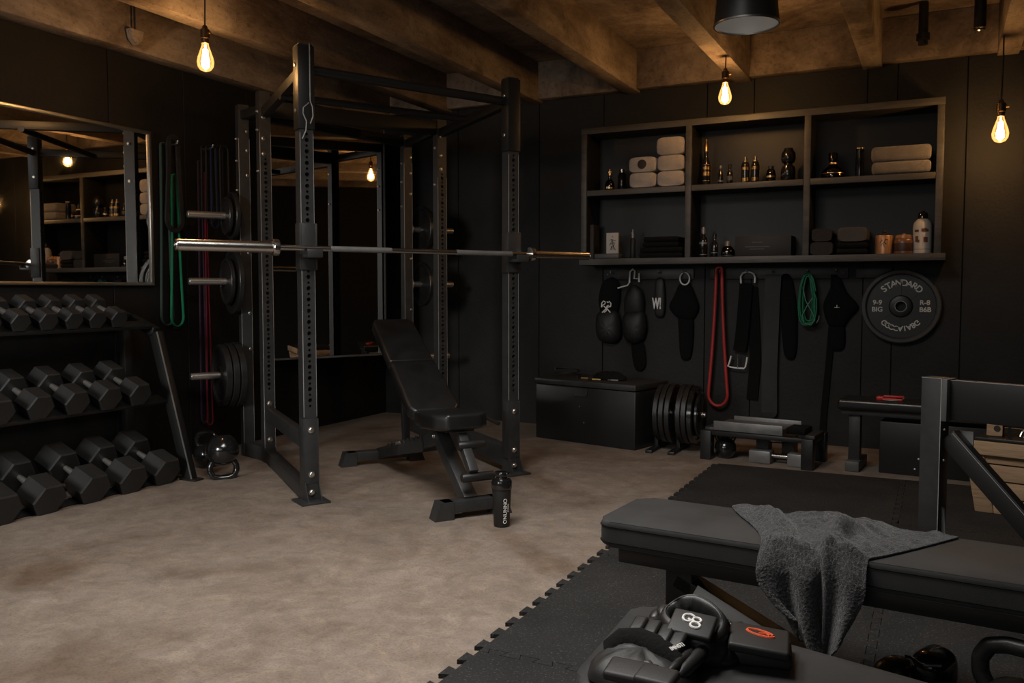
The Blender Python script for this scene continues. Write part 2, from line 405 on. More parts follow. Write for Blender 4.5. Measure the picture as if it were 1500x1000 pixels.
# beams: joists run towards the back wall, a lower ledger along the left wall, a rim along the back wall
BW = .13
for i, x in enumerate((-4.02, -3.13, -2.27, -1.385, -.47, .375, 1.25, 2.1)):
    b = B().box((x, (YB+YF)/2, (ZJ+ZC)/2), (BW, YB-YF, ZC-ZJ), bev=.006)
    o = struct(b.build('ceiling_beam', m_wood))
struct(B().box((XL+.07, (YB+YF)/2, (2.66+ZC)/2), (.14, YB-YF, ZC-2.66), bev=.006).build('ceiling_beam', m_wood))
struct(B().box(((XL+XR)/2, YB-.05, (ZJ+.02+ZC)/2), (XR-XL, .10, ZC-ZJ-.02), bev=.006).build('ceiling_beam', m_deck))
# small block ends where joists meet the back wall
# conduit and bracket under the first two beams
def polyl(*p): return [V(q) for q in p]
t = thing('conduit_pipe', 'thin bent metal conduit running down the beam left of the hanging bulb', 'pipe', (-3.95, 2.55, ZJ))
B().tube([(-3.95, 2.80, ZC-.02), (-3.95, 2.80, ZJ+.03), (-3.95, 2.795, ZJ-.01), (-3.96, 2.77, ZJ-.012), (-4.08, 2.77, ZJ-.012)], .009).build('pipe', m_grey, t, world=True)
B().box((-4.07, 2.77, ZJ-.008), (.03, .04, .016), bev=.003).build('clip', m_wood, t, world=True)
t = thing('hanging_bracket', 'small metal bracket on a thin rod under the left ledger beam', 'bracket', (-4.5, 3.86, 2.65))
B().cyl((-4.52, 3.86, ZC-.03), (-4.52, 3.86, 2.76), .006, n=8).build('rod', m_dark, t, world=True)
b = B(); b.prism([(-.05, .03), (.05, .03), (.035, -.03), (.0, -.06), (-.035, -.03)], -.02, .02, frame_mx((-4.52, 3.86, 2.74), (0, 1, 0), (1, 0, 0)))
b.build('plate', m_wood, t, world=True)

# ------------------------------------------------------------------ mirrors
def mirror(name, label, y0, y1, z0, z1):
    t = thing(name, label, 'mirror', (XL, (y0+y1)/2, z0))
    B().box((XL+.012, (y0+y1)/2, (z0+z1)/2), (.012, y1-y0-.02, z1-z0-.02)).build('mirror_glass', m_mirror, t, world=True)
    b = B(); w = .022
    for z in (z0, z1): b.box((XL+.016, (y0+y1)/2, z), (.032, y1-y0+w, w), bev=.003)
    for y in (y0, y1): b.box((XL+.016, y, (z0+z1)/2), (.032, w, z1-z0-w), bev=.003)
    b.build('mirror_frame', m_steelrim, t, world=True)
mirror('wall_mirror', 'large steel framed mirror above the dumbbell rack', 2.2, 4.085, 1.20, 2.19)
# a tall mirror turned out from the left wall behind the rack
N0 = V((-4.665, 5.15, 0)); md = V((.454, .891, 0)).normalized(); mn = V((.891, -.454, 0)).normalized(); mw = 1.03; z0, z1 = .62, 2.54
t = thing('wall_mirror', 'tall dark framed mirror angled out from the wall behind the power rack', 'mirror', N0+md*mw/2+V((0, 0, z0)))
c = N0+md*mw/2
B().bar(N0+md*.01+V((0, 0, (z0+z1)/2)), N0+md*(mw-.01)+V((0, 0, (z0+z1)/2)), .012, z1-z0-.02).build('mirror_glass', m_mirror, t, world=True)
b = B()
for z in (z0, z1): b.bar(N0-md*.008+V((0, 0, z)), N0+md*(mw+.008)+V((0, 0, z)), .026, .016, .003)
for k in (0, mw): b.bar(N0+md*k+V((0, 0, z0)), N0+md*k+V((0, 0, z1)), .016, .026, .003, up=mn)
b.build('mirror_frame', m_grey, t, world=True)
b = B()
for z in (.9, 2.2): b.bar(c-mn*.008+V((0, 0, z)), V((XL, c.y+.1, z)), .03, .05)
b.build('wall_arm', m_dark, t, world=True)

# ------------------------------------------------------------------ hanging bulbs
def pendant(p, label, top, s=1.0, rz=0):
    p = V(p); t = thing('pendant_bulb', label, 'lamp', p, 0, 'bare filament bulbs hanging from the ceiling')
    B().tube([(0, 0, top-p.z), (0.004, 0, (top-p.z)*.5), (0, 0, .145*s)], .0045, 8).build('cord', m_dark, t)
    so = B().lathe([(0, .155*s), (.012*s, .155*s), (.016*s, .14*s), (.024*s, .135*s), (.025*s, .09*s), (.021*s, .085*s), (.020*s, .062*s), (0, .062*s)], 20).build('socket', mat('dark_brass', (.16, .10, .05), .35, .9), t)
    B().cyl((.024*s, 0, .115*s), (.04*s, 0, .115*s), .006*s, n=10).build('switch_key', m_gold, so)
    gl = B().lathe([(.017*s, .066*s), (.019*s, .05*s), (.028*s, .025*s), (.040*s, -.01*s), (.045*s, -.035*s), (.041*s, -.06*s), (.028*s, -.078*s), (.010*s, -.085*s), (0, -.086*s)], 28).build('glass', m_glow, t, smooth=60)
    b = B()
    for k in range(8):
        a0 = 2*PI*k/8; a1 = a0+PI/8
        b.tube([(.010*s*math.cos(a0), .010*s*math.sin(a0), .03*s), (.019*s*math.cos(a1), .019*s*math.sin(a1), -.058*s)], .0030*s, 6)
    b.cyl((0, 0, .055*s), (0, 0, -.06*s), .004*s, n=8)
    b.build('filament', m_filament, t)
    l = bpy.data.lights.new('bulb_light', 'POINT'); l.energy = BULB_W; l.color = (1, .545, .245); l.shadow_soft_size = .03
    lo = bpy.data.objects.new('bulb_light', l); COL.objects.link(lo); lo.parent = t; lo.location = (0, 0, -.03*s)
    return t
BULB_W = 8.5
pendant((-3.74, 3.67, 2.48), 'lit filament bulb hanging left of the power rack near the left wall', ZC-.01, 1.05)
pendant((-1.34, 5.98, 2.505), 'lit filament bulb hanging above the middle of the wall shelves', ZC-.01, 1.0)
pendant((.318, 6.28, 2.18), 'lit filament bulb hanging lowest, right of the wall shelves', ZC-.01, 1.1)

# ------------------------------------------------------------------ dome lamp and spotlight on the beams
c = onz(1093, 34, 2.47); c = V((c.x, c.y, 2.47)) if False else V((-.872, 4.33, 2.442))
t = thing('dome_lamp', 'black metal dome lamp with pale inside, hanging at the ceiling', 'lamp', c)
B().lathe([(.152, 0), (.155, .004), (.150, .05), (.143, .12), (.132, .21), (.10, .27), (.05, .30), (.045, .36), (0, .36)], 40).build('shade', m_gloss if False else m_dark, t)
B().lathe([(.149, .003), (.147, .05), (.139, .12), (.128, .205), (.09, .255), (0, .275)], 40).build('inner_lining', m_shade_in, t)
B().lathe([(.148, .004), (.150, -.003), (.156, -.003), (.158, .004), (.153, .007)], 40).build('rim', m_steelrim, t)
B().lathe([(.0, .07), (.025, .075), (.045, .10), (.048, .13), (.03, .17), (.022, .2), (.022, .25), (0, .25)], 24).build('bulb', mat('frosted_grey_bulb', (.30, .295, .28), .2), t)
B().cyl((0, 0, .35), (0, 0, ZC-c.z), .012, n=10).build('stem', m_dark, t)
l = bpy.data.lights.new('dome_fill_light', 'POINT'); l.energy = .10; l.color = (1, .95, .88); l.shadow_soft_size = .04  # weak fill added inside the shade to brighten its lining
lo = bpy.data.objects.new('dome_fill_light', l); COL.objects.link(lo); lo.parent = t; lo.location = (0, 0, .035)
t = thing('spotlight', 'black box spotlight clamped beside the beam left of the dome lamp', 'lamp', (-1.21, 4.2, 2.72))
B().box((-1.205, 4.10, 2.80), (.17, .62, .17), bev=.02).build('housing', m_dark, t, world=True)
B().box((-1.305, 4.2, 2.80), (.03, .1, .12), bev=.006).build('clamp', m_grey, t, world=True)
# pipes and a bracket hanging in the dark bay on the right
t = thing('ceiling_pipe', 'black vertical pipe fitting hung in the dark bay at upper right', 'pipe', (-.12, 6.5, 2.8))
B().cyl((-.14, 6.45, 3.06), (-.14, 6.45, 2.79), .03, n=16).build('pipe', m_dark, t, world=True)
B().cyl((-.14, 6.45, 2.86), (-.14, 6.45, 2.82), .042, n=16).build('collar', m_dark, t, world=True)
t = thing('ceiling_pipe', 'black drop pipe beside the rightmost hanging bulb cord', 'pipe', (.2, 6.4, 2.8))
B().cyl((.19, 6.40, 3.06), (.19, 6.40, 2.84), .035, n=16).build('pipe', m_dark, t, world=True)
B().lathe([(.036, 0), (.041, -.006), (.036, -.012), (.030, -.006)], 20, M.Translation((.19, 6.40, 2.845))).build('ring', m_chrome, t, world=True)

# ------------------------------------------------------------------ rubber mats: interlocking tiles
def tile(x0, x1, y0, y1, le, re, ne, fe, label):
    """edges: 't' tabs standing out, 'n' notches cut in, '' straight"""
    P = .112; d = .030; g = .0015; pts = []
    def edge(a, b, out, kind):
        a = V(a); b = V(b); L = (b-a).length; n = max(1, round(L/P)); dr = (b-a)/L; o = V(out)
        pts.append(a)
        if not kind: return
        s = d if kind == 't' else -d
        k = L/n
        for i in range(n):
            m = a+dr*(k*(i+.5)); nw = k*.19-(g if kind == 't' else -g); ww = k*.30-(g if kind == 't' else -g)
            for q in (m-dr*nw, m-dr*ww+o*s, m+dr*ww+o*s, m+dr*nw): pts.append(q)
    g2 = .001
    edge((x0+g2, y1-g2, 0), (x0+g2, y0+g2, 0), (-1, 0, 0), le)
    edge((x0+g2, y0+g2, 0), (x1-g2, y0+g2, 0), (0, -1, 0), ne)
    edge((x1-g2, y0+g2, 0), (x1-g2, y1-g2, 0), (1, 0, 0), re)
    edge((x1-g2, y1-g2, 0), (x0+g2, y1-g2, 0), (0, 1, 0), fe)
    bm = B().prism([(p.x, p.y) for p in pts], 0, .014)
    o = bm.build('rubber_floor_tile', m_mat, None, world=True, loc=((x0+x1)/2, (y0+y1)/2, .001), smooth=10)
    o.location.z = .001
    return tag(o, label, 'floor mat', 'interlocking rubber floor tiles')
MX0, MX1, MX2 = -1.285, -.18, .92
ys = [1.25, 2.36, 3.47, 4.58, 5.69]
names = ['nearest', 'under the padded bench by the camera', '', '']
L1 = ['black speckled rubber tile in the bottom foreground with a toothed left edge', 'black speckled rubber tile under the left end of the near bench', 'black speckled rubber tile just behind the left end of the near bench', 'black rubber tile at the far end of the mat, beside the bare concrete']
L2 = ['black rubber tile in the bottom right foreground below the near bench', 'black speckled rubber tile under the draped towel side of the near bench', 'black rubber tile behind the near bench under the upright post', 'black rubber tile at the far end of the mat in front of the back bench']
for j in range(4):
    tile(MX0, MX1, ys[j], ys[j+1], 't', 't', 'n' if j else '', 't' if j < 3 else '', L1[j])
    tile(MX1, MX2, ys[j], ys[j+1], 'n', '', 'n' if j else '', 't' if j < 3 else '', L2[j])
# ================================================================== POWER RACK
U = V((.5045, .8634, 0)); W = V((-.789, .613, 0)); O0 = V((-3.091, 3.725, 0)); RZ = math.atan2(.8634, .5045)
NB = V((-.8634, .5045, 0))            # square to the bar, towards the rear
def rk(a, b, z): return O0 + U*a + W*b + V((0, 0, z))
RW, TH, HH = 1.33, .0375, 2.47
rack = thing('power_rack', 'tall black six-post power rack with drilled uprights in the middle of the room', 'power rack', rk(.665, .6, 0), RZ)

def upright(base, h, holes, a=TH):
    """square tube with through holes on its front and back faces; holes = [(z, r)], evenly pitched"""
    b = B(); bm = b.bm; P = .0305
    mx = M.Translation(base) @ M.Rotation(RZ, 4, 'Z')
    def q(*p): bm.faces.new([bm.verts.new(v) for v in p])
    z = 0.0
    cells = []
    for hz, r in holes:
        if hz-P/2 > z+1e-4: cells.append((z, hz-P/2, None))
        cells.append((hz-P/2, hz+P/2, (hz, r))); z = hz+P/2
    cells.append((z, h, None))
    for z0, z1, ho in cells:
        if ho is None:
            for y in (-a, a): q((-a, y, z0), (a, y, z0), (a, y, z1), (-a, y, z1))
            continue
        hz, r = ho
        outer = [(-a, z0), (0, z0), (a, z0), (a, hz), (a, z1), (0, z1), (-a, z1), (-a, hz)]
        inner = [(r*math.cos(t), hz+r*math.sin(t)) for t in [R(x) for x in (-135, -90, -45, 0, 45, 90, 135, 180)]]
        for y in (-a, a):
            vo = [bm.verts.new((x, y, zz)) for x, zz in outer]; vi = [bm.verts.new((x, y, zz)) for x, zz in inner]
            for k in range(8): bm.faces.new((vo[k], vo[(k+1) % 8], vi[(k+1) % 8], vi[k]))
        for k in range(8):
            p, s = inner[k], inner[(k+1) % 8]
            q((p[0], -a, p[1]), (s[0], -a, s[1]), (s[0], a, s[1]), (p[0], a, p[1]))
    for x in (-a, a): q((x, -a, 0), (x, a, 0), (x, a, h), (x, -a, h))
    q((-a, -a, h), (a, -a, h), (a, a, h), (-a, a, h))
    bmesh.ops.remove_doubles(bm, verts=bm.verts, dist=1e-5)
    ce = [e for e in bm.edges if all(abs(abs(v.co.x)-a) < 1e-4 and abs(abs(v.co.y)-a) < 1e-4 for v in e.verts) and abs(e.verts[0].co.z-e.verts[1].co.z) > .001]
    bmesh.ops.bevel(bm, geom=ce, offset=.004, segments=2, profile=.5, affect='EDGES')
    bmesh.ops.transform(bm, matrix=mx, verts=bm.verts)
    return b
def holes(z0, z1, skip=()):
    out = []; z = z0; k = 0
    while z < z1:
        if not any(s0 < z < s1 for s0, s1 in skip): out.append((z, .0125 if k % 2 else .0075))
        z += .0305; k += 1
    return out
def bolt(parent, p, nrm, r=.0135):
    nrm = V(nrm).normalized(); p = V(p)
    mx = M.Translation(p) @ nrm.to_track_quat('Z', 'Y').to_matrix().to_4x4()
    b = B(); b.lathe([(r*1.35, 0), (r*1.35, .002), (r*.95, .0035), (r*.95, .010), (r*.75, .0125), (0, .013)], 6 if False else 14, mx)
    return b.build('bolt', m_bolt, parent, world=True)
posts = {}
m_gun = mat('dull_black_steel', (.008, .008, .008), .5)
for nm, (a, b_, base) in {'FL': (0, 0, None), 'FR': (RW, 0, None), 'ML': (0, 1.22, None), 'MR': (RW, 1.22, None),
                          'LL': (0, 0, V((-4.345, 4.585, 0))), 'RR': (0, 0, V((-3.97, 6.06, 0)))}.items():
    p = base if base is not None else rk(a, b_, 0)
    hs = holes(.53, 2.02, ((1.27, 1.5),)) if nm in ('FL', 'FR') else holes(.50, 2.05)
    if nm in ('LL', 'RR'): hs = []
    o = upright(p, HH if nm not in ('LL', 'RR') else 2.43, hs).build('upright', m_black, rack, world=True, smooth=20)
    posts[nm] = (p, o)
fr = -NB
for nm in ('FL', 'FR'):
    p, o = posts[nm]
    for z in (.40, .155, .055): bolt(o, p+fr*(TH+.006)+V((0, 0, z)), fr)
    for z in (2.12, 2.36): bolt(o, p-U*(TH+.001)+V((0, 0, z)), -U, .012)
    if nm == 'FL': bolt(o, p+U*(TH+.001)+V((0, 0, 2.12)), U, .010)
for nm in ('ML', 'MR'):
    p, o = posts[nm]
    for z in (.40, .155) if nm == 'ML' else (): bolt(o, p+fr*(TH+.001)+V((0, 0, z)), fr)
    for z in (2.06, 2.16, 2.30): bolt(o, p+fr*(TH+.001)+V((0, 0, z))-U*.012, fr, .010)
    for z in (1.95, 2.22, 2.34): bolt(o, p-U*(TH+.001)+V((0, 0, z)), -U, .010)
for nm in ('LL', 'RR'):
    p, o = posts[nm]
    for z in (.75, 1.0, 1.42, 1.95, 2.12, 2.25): bolt(o, p+fr*(TH+.001)+V((0, 0, z))+U*.02, fr, .008)
    for z in (1.85, 2.05, 2.2): bolt(o, p-U*(TH+.001)+V((0, 0, z)), -U, .008)
p, o = posts['RR']; bolt(o, p+fr*(TH+.001)+V((0, 0, 2.39)), fr, .02)

def rbar(name, p, q, w, h, m=m_black, bev=.004, par=rack):
    return B().bar(p, q, w, h, bev).build(name, m, par, world=True)
def P3(nm, z): return posts[nm][0]+V((0, 0, z))
# pale strips along the front corner edges: bare worn metal and painted-in highlights
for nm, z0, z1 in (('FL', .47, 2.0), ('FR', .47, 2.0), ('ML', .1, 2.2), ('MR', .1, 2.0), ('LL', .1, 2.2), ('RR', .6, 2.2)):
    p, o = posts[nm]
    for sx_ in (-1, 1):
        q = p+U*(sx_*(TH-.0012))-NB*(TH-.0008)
        B().bar(q+V((0, 0, z0)), q+V((0, 0, z1)), .0022 if sx_ > 0 else .0030, .0022, up=NB).build('worn_edge_glint', m_worn_glint, o, world=True)
# floor members, side rails, top members
for f, mi, l in (('FL', 'ML', 'LL'), ('FR', 'MR', 'RR')):
    hh = .075 if f == 'FL' else .13
    rbar('base_rail', P3(f, .045 if f == 'FL' else .105)+NB*TH, P3(mi, .045 if f == 'FL' else .105)-NB*TH, .07, hh)
    rbar('base_rail', P3(mi, .05)+NB*TH, P3(l, .05)-NB*TH, .07, .09)
    rbar('side_rail', P3(f, 2.33)+NB*TH, P3(mi, 2.33)-NB*TH, .05, .06, m_gun)
    rbar('side_rail', P3(mi, 2.36)+NB*TH, P3(l, 2.36)-NB*TH, .05, .06, m_gun)
rbar('side_rail', P3('FL', .33)+NB*TH, P3('ML', .33)-NB*TH, .055, .085)
rbar('crossmember', P3('ML', 2.365)+U*TH, P3('MR', 2.365)-U*TH, .06, .10, m_gun)
rbar('crossmember', P3('LL', 2.375)+U*TH, P3('RR', 2.375)-U*TH, .06, .07, m_gun)
B().tube([P3('FL', 2.345)+U*TH, P3('FR', 2.325)-U*TH], .026, 16).build('pull_up_bar', m_dark, rack, world=True)
B().tube([P3('FL', 2.30)+U*TH+NB*.5, P3('FR', 2.30)-U*TH+NB*.5], .022, 16).build('pull_up_bar', m_dark, rack, world=True)
# feet, ankle brackets, top plates and J-cups on the two front posts
for nm in ('FL', 'FR'):
    p = posts[nm][0]
    mx = M.Translation(p) @ M.Rotation(RZ, 4, 'Z')
    b = B(); b.box((0, -.03, .006), (.165, .17, .012), mx, .003)
    b.prism([(-.0415, .012), (.0415, .012), (.0415, .05), (.0395, .10), (-.0395, .10), (-.0415, .05)], 0, .004, mx @ M.Translation((0, -TH, 0)) @ M.Rotation(PI/2, 4, 'X'))
    for sx in (-1, 1): b.prism([(-TH-.06, .012), (-TH, .012), (-TH, .11), (-TH-.012, .11)], sx*.0385-.002, sx*.0385+.002, mx @ frame_mx((0, 0, 0), (0, 1, 0), (1, 0, 0)))
    b.build('foot_plate', m_black, rack, world=True)
    b = B(); b.box((0, -TH-.003, .28), (.083, .006, .36), mx, .002)
    for sx in (-1, 1): b.box((sx*(TH+.003), -.01, .28), (.006, .07, .36), mx, .002)
    b.build('bracket_sleeve', m_black, rack, world=True)
    b = B(); b.box((0, -TH-.004, 2.24), (.088, .008, .44), mx, .002)
    for sx in (-1, 1): b.box((sx*(TH+.004), -.005, 2.24), (.008, .08, .44), mx, .002)
    b.build('top_bracket', m_dark, rack, world=True)
    # J-cup: sleeve round the post, hook and lip
    b = B(); b.box((0, -TH-.006, 1.395), (.092, .010, .25), mx, .003)
    for sx in (-1, 1): b.box((sx*(TH+.0065), -.012, 1.395), (.010, .075, .25), mx, .003)
    b.box((0, -TH-.055, 1.342), (.086, .10, .020), mx, .004); b.box((0, -TH-.102, 1.356), (.086, .012, .045), mx, .004)
    b.build('j_cup', m_black, rack, world=True)
# thin bright edge strips on the cups, small pins
# storage pegs
PEG = []
p = posts['LL'][0]
for z in (1.67, 1.22, .575): PEG.append((p-U*TH, -U, z, .34))
p = posts['RR'][0]
for z in (1.665, 1.21, .60): PEG.append((p+U*TH, U, z, .40 if z > .7 else .36))
for p, d, z, L in PEG:
    q = p+V((0, 0, z)); mx = M.Translation(q) @ d.to_track_quat('Z', 'Y').to_matrix().to_4x4()
    B().lathe([(.0, 0), (.045, 0), (.045, .008), (.025, .010), (.0245, L-.006), (.020, L), (0, L)], 20, mx).build('weight_peg', m_peg, rack, world=True)

# loose cord hanging at the top of the front left post
fp = P3('FL', 0)+fr*(TH+.012)
b = B(); pts = [fp+U*.018+V((0, 0, z)) for z in (2.47, 2.35, 2.25, 2.17)]
pts += [fp+U*.03+V((0, 0, 2.14)), fp+U*.033+V((0, 0, 2.09)), fp+U*.018+V((0, 0, 2.05))]
b.tube(pts, .0038, 6); b.tube([fp+U*.012+V((0, 0, 2.16)), fp-U*.02+V((0, 0, 2.13)), fp-U*.022+V((0, 0, 2.10)), fp-U*.004+V((0, 0, 2.06)), fp-U*.008+V((0, 0, 2.01)), fp-U*.028+V((0, 0, 1.965))], .0038, 6)
tag(b.build('cord', m_silver, None, world=True, loc=fp+V((0, 0, 1.96))), 'thin pale cord hanging down the top of the front left rack post', 'cord')

# ------------------------------------------------------------------ barbell in the J-cups
bz = 1.383
def bb(a): return O0+U*a+NB*(-TH-.066)+V((0, 0, bz))
bar = thing('barbell', 'long steel barbell racked across the front posts of the power rack', 'barbell', bb(.6), RZ)
B().cyl(bb(-.2), bb(1.4), .0145, n=20).build('shaft', m_chrome, bar, world=True)
for a0, a1 in ((.10, .46), (.88, 1.27)):
    B().cyl(bb(a0), bb(a1), .0156, n=20).build('knurled_grip', m_silver, bar, world=True)
for s, a0, a1 in ((-1, -.185, -.70), (1, 1.40, 1.875)):
    d = U*s; L = abs(a1-a0); mx = M.Translation(bb(a0)) @ d.to_track_quat('Z', 'Y').to_matrix().to_4x4()
    r = .030 if s < 0 else .0255
    B().lathe([(0, 0), (.020, 0), (.043, .002), (.044, .006), (.044, .030), (.041, .034), (r, .036), (r, L-.012), (r-.003, L-.010), (r-.003, L-.007), (r, L-.005), (r-.003, L), (r*.45, L), (r*.42, L-.002), (0, L-.002)], 32, mx).build('sleeve', m_chrome, bar, world=True)

# ------------------------------------------------------------------ weight plates
def plate_bm(r, t, mx, hub=.055, hole=.0262):
    b = B(); h = t/2
    b.lathe([(hole, -h*.9), (hub, -h*.9), (hub+.012, -h*.45), (r*.82, -h*.45), (r*.88, -h), (r-.004, -h), (r, -h+.004), (r, h-.004), (r-.004, h), (r*.88, h), (r*.82, h*.45), (hub+.012, h*.45), (hub, h*.9), (hole, h*.9), (hole, -h*.9)], 56, mx)
    return b
def plate_on(p, d, r, t, label, group, m=m_iron):
    d = V(d).normalized(); p = V(p); mx = M.Translation(p) @ d.to_track_quat('Z', 'Y').to_matrix().to_4x4()
    o = plate_bm(r, t, M.Identity(4)).build('weight_plate', m)
    o.matrix_basis = mx
    return tag(o, label, 'weight plate', group)
g1 = 'weight plates on the left storage pegs of the rack'; g2 = 'weight plates on the right storage pegs of the rack'
pl = posts['LL'][0]-U*(TH+.012)
plate_on(pl-U*.03+V((0, 0, 1.67)), -U, .165, .030, 'small black weight plate on the top left storage peg of the rack', g1)
plate_on(pl-U*.068+V((0, 0, 1.67)), -U, .13, .026, 'smaller outer weight plate on the top left storage peg of the rack', g1)
plate_on(pl-U*.03+V((0, 0, 1.22)), -U, .225, .034, 'large black weight plate on the middle left storage peg of the rack', g1)
plate_on(pl-U*.072+V((0, 0, 1.22)), -U, .16, .028, 'smaller black weight plate on the middle left storage peg of the rack', g1)
for k, w_ in enumerate(('innermost', 'middle', 'outermost')):
    plate_on(pl-U*(.026+.048*k)+V((0, 0, .575)), -U, .225-.006*k, .042, w_+' of three thick plates on the bottom left storage peg', g1)
pr = posts['RR'][0]+U*(TH+.012)
plate_on(pr+U*.09+V((0, 0, 1.665)), U, .195, .035, 'black weight plate on the top right storage peg of the rack', g2)
plate_on(pr+U*.132+V((0, 0, 1.665)), U, .17, .03, 'outer black weight plate on the top right storage peg', g2)
plate_on(pr+U*.09+V((0, 0, 1.21)), U, .185, .035, 'black weight plate on the middle right storage peg of the rack', g2)

# ------------------------------------------------------------------ bands hanging on the left wall
def loop_pts(cx, zt, zb, w0, w1, n=14, skew=0.0):
    """a loop hung over a hook: narrow at the top, open at the bottom; returns (s, z)"""
    L = zt-zb; pts = []
    for k in range(n+1):
        t = k/n; pts.append((cx-lerp(w0, w1, t**1.6)/2+skew*t, lerp(zt, zb+w1*.6, t)))
    for k in range(1, 8):
        a = PI+PI*k/8; pts.append((cx+skew+w1/2*math.cos(a), zb+w1*.6+w1*.6*math.sin(a)))
    for k in range(n+1):
        t = 1-k/n; pts.append((cx+lerp(w0, w1, t**1.6)/2+skew*t, lerp(zt, zb+w1*.6, t)))
    for k in range(1, 6):
        a = PI*k/6; pts.append((cx+w0/2*math.cos(a), zt+w0*.5*math.sin(a)))
    return pts
def band(name, m, axis, at, out, cx, zt, zb, w0, w1, bw, bt, label, cat, group=None, skew=0.0, rnd=None):
    pts = []
    for i, (s, z) in enumerate(loop_pts(cx, zt, zb, w0, w1, skew=skew)):
        pts.append(V((at+out, s, z)) if axis == 'X' else V((s, at-out, z)))
    b = B(); up = V((1, 0, 0)) if axis == 'X' else V((0, 1, 0))
    if rnd: b.tube(pts, rnd, 10, closed=True)
    else: b.strip(pts, bt, bw, closed=True, up=up)
    o = b.build(name, m, None, world=True, loc=(pts[0].x, pts[0].y, zb), smooth=50)
    return tag(o, label, cat, group)
def hook(axis, at, s, z, label, ln=.10, m=m_bolt, group=None):
    t = thing('wall_hook', label, 'hook', (at, s, z) if axis == 'X' else (s, at, z), 0, group)
    d = V((1, 0, 0)) if axis == 'X' else V((0, -1, 0)); q = V(t.location)
    B().cyl(q, q+d*.006, .022, n=18).build('base', m_dark, t, world=True)
    B().tube([q+d*.004, q+d*ln*.75, q+d*ln*.93+V((0, 0, .006)), q+d*ln+V((0, 0, .025))], .0062, 8).build('peg', m, t, world=True)
gh = 'band hooks on the left wall'; gb = 'resistance bands hanging on the left wall'
hook('X', XL, 4.245, 2.135, 'metal wall hook holding the green resistance band', .11, group=gh)
hook('X', XL, 4.56, 2.155, 'metal wall hook holding the crimson and purple bands', .11, group=gh)
band('resistance_band', m_green, 'X', XL, .05, 4.262, 1.92, .915, .045, .105, .018, .006, 'bright green resistance band loop hanging beside the mirror', 'resistance band', gb, .0)
band('resistance_band', m_dgreen, 'X', XL, .034, 4.19, 2.12, .925, .05, .10, .020, .005, 'dull grey green resistance band loop hanging behind the bright green one', 'resistance band', gb)
band('resistance_band', m_nylon, 'X', XL, .075, 4.235, 2.15, 1.56, .075, .13, .014, .030, 'thick black band loop hanging over the green resistance band', 'resistance band', gb)
band('resistance_band', m_darkred, 'X', XL, .052, 4.535, 1.98, .20, .012, .05, .010, .006, 'crimson resistance band loop hanging nearly to the kettlebells', 'resistance band', gb)
band('resistance_band', m_purple, 'X', XL, .036, 4.50, 2.05, .22, .03, .06, .012, .008, 'dark purple resistance band loop behind the crimson one', 'resistance band', gb)
for k in range(5):
    band('resistance_band', m_nylon if k != 2 else m_blue, 'X', XL, .062+.012*k, 4.515+.036*k, 2.15, 1.66-.03*(k % 3), .04+.01*k, .055+.012*((k*2) % 3), .012, .005,
         ('thin black band loop hung first on the hook left of the rack', 'thin black band loop hung beside the dark blue one', 'dark blue band loop in the bundle left of the rack', 'thin black band loop hung on the right of the dark blue one', 'thin black band loop hung last, closest to the rack post')[k], 'resistance band', gb)

# ------------------------------------------------------------------ kettlebells
def kettlebell(p, r, label, rx=0.0, ry=0.0, rz=0.0, m=m_gloss, lift=0.0):
    p = V(p); t = thing('kettlebell', label, 'kettlebell', p, 0, None)
    mx = M.Translation((0, 0, lift)) @ M.Rotation(rz, 4, 'Z') @ M.Rotation(rx, 4, 'X') @ M.Rotation(ry, 4, 'Y')
    b = B(); b.lathe([(0, -r*.93), (r*.5, -r*.93), (r*.72, -r*.72), (r*.95, -r*.3), (r, 0), (r*.95, r*.32), (r*.75, r*.68), (r*.45, r*.9), (0, r*.98)], 40, mx)
    b.build('body', m, t, smooth=60)
    hp = [(-r*.55, r*.55), (-r*.78, r*.95), (-r*.80, r*1.3), (-r*.62, r*1.62), (-r*.25, r*1.74), (r*.25, r*1.74), (r*.62, r*1.62), (r*.80, r*1.3), (r*.78, r*.95), (r*.55, r*.55)]
    pts = []
    for (a, c), (d, e) in zip(hp, hp[1:]):
        for k in range(3): pts.append(mx @ V((lerp(a, d, k/3), 0, lerp(c, e, k/3))))
    pts.append(mx @ V((hp[-1][0], 0, hp[-1][1])))
    for _ in range(2): pts = [pts[0]]+[q for a_, c_ in zip(pts, pts[1:]) for q in (a_.lerp(c_, .25), a_.lerp(c_, .75))]+[pts[-1]]
    for _ in range(4): pts = [pts[0]]+[(pts[i-1]+pts[i]*2+pts[i+1])/4 for i in range(1, len(pts)-1)]+[pts[-1]]
    B().tube(pts, r*.19, 12).build('handle', m, t, smooth=60)
    return t
q = onz(327, 700); kettlebell(q, .098, 'large glossy black kettlebell tipped on its handle beside the rack', R(170), 0, R(50), lift=.175)
q = onz(291, 690); kettlebell(q+V((-.05, .12, 0)), .085, 'smaller glossy black kettlebell standing behind the larger tipped one', 0, 0, R(20), lift=.08)

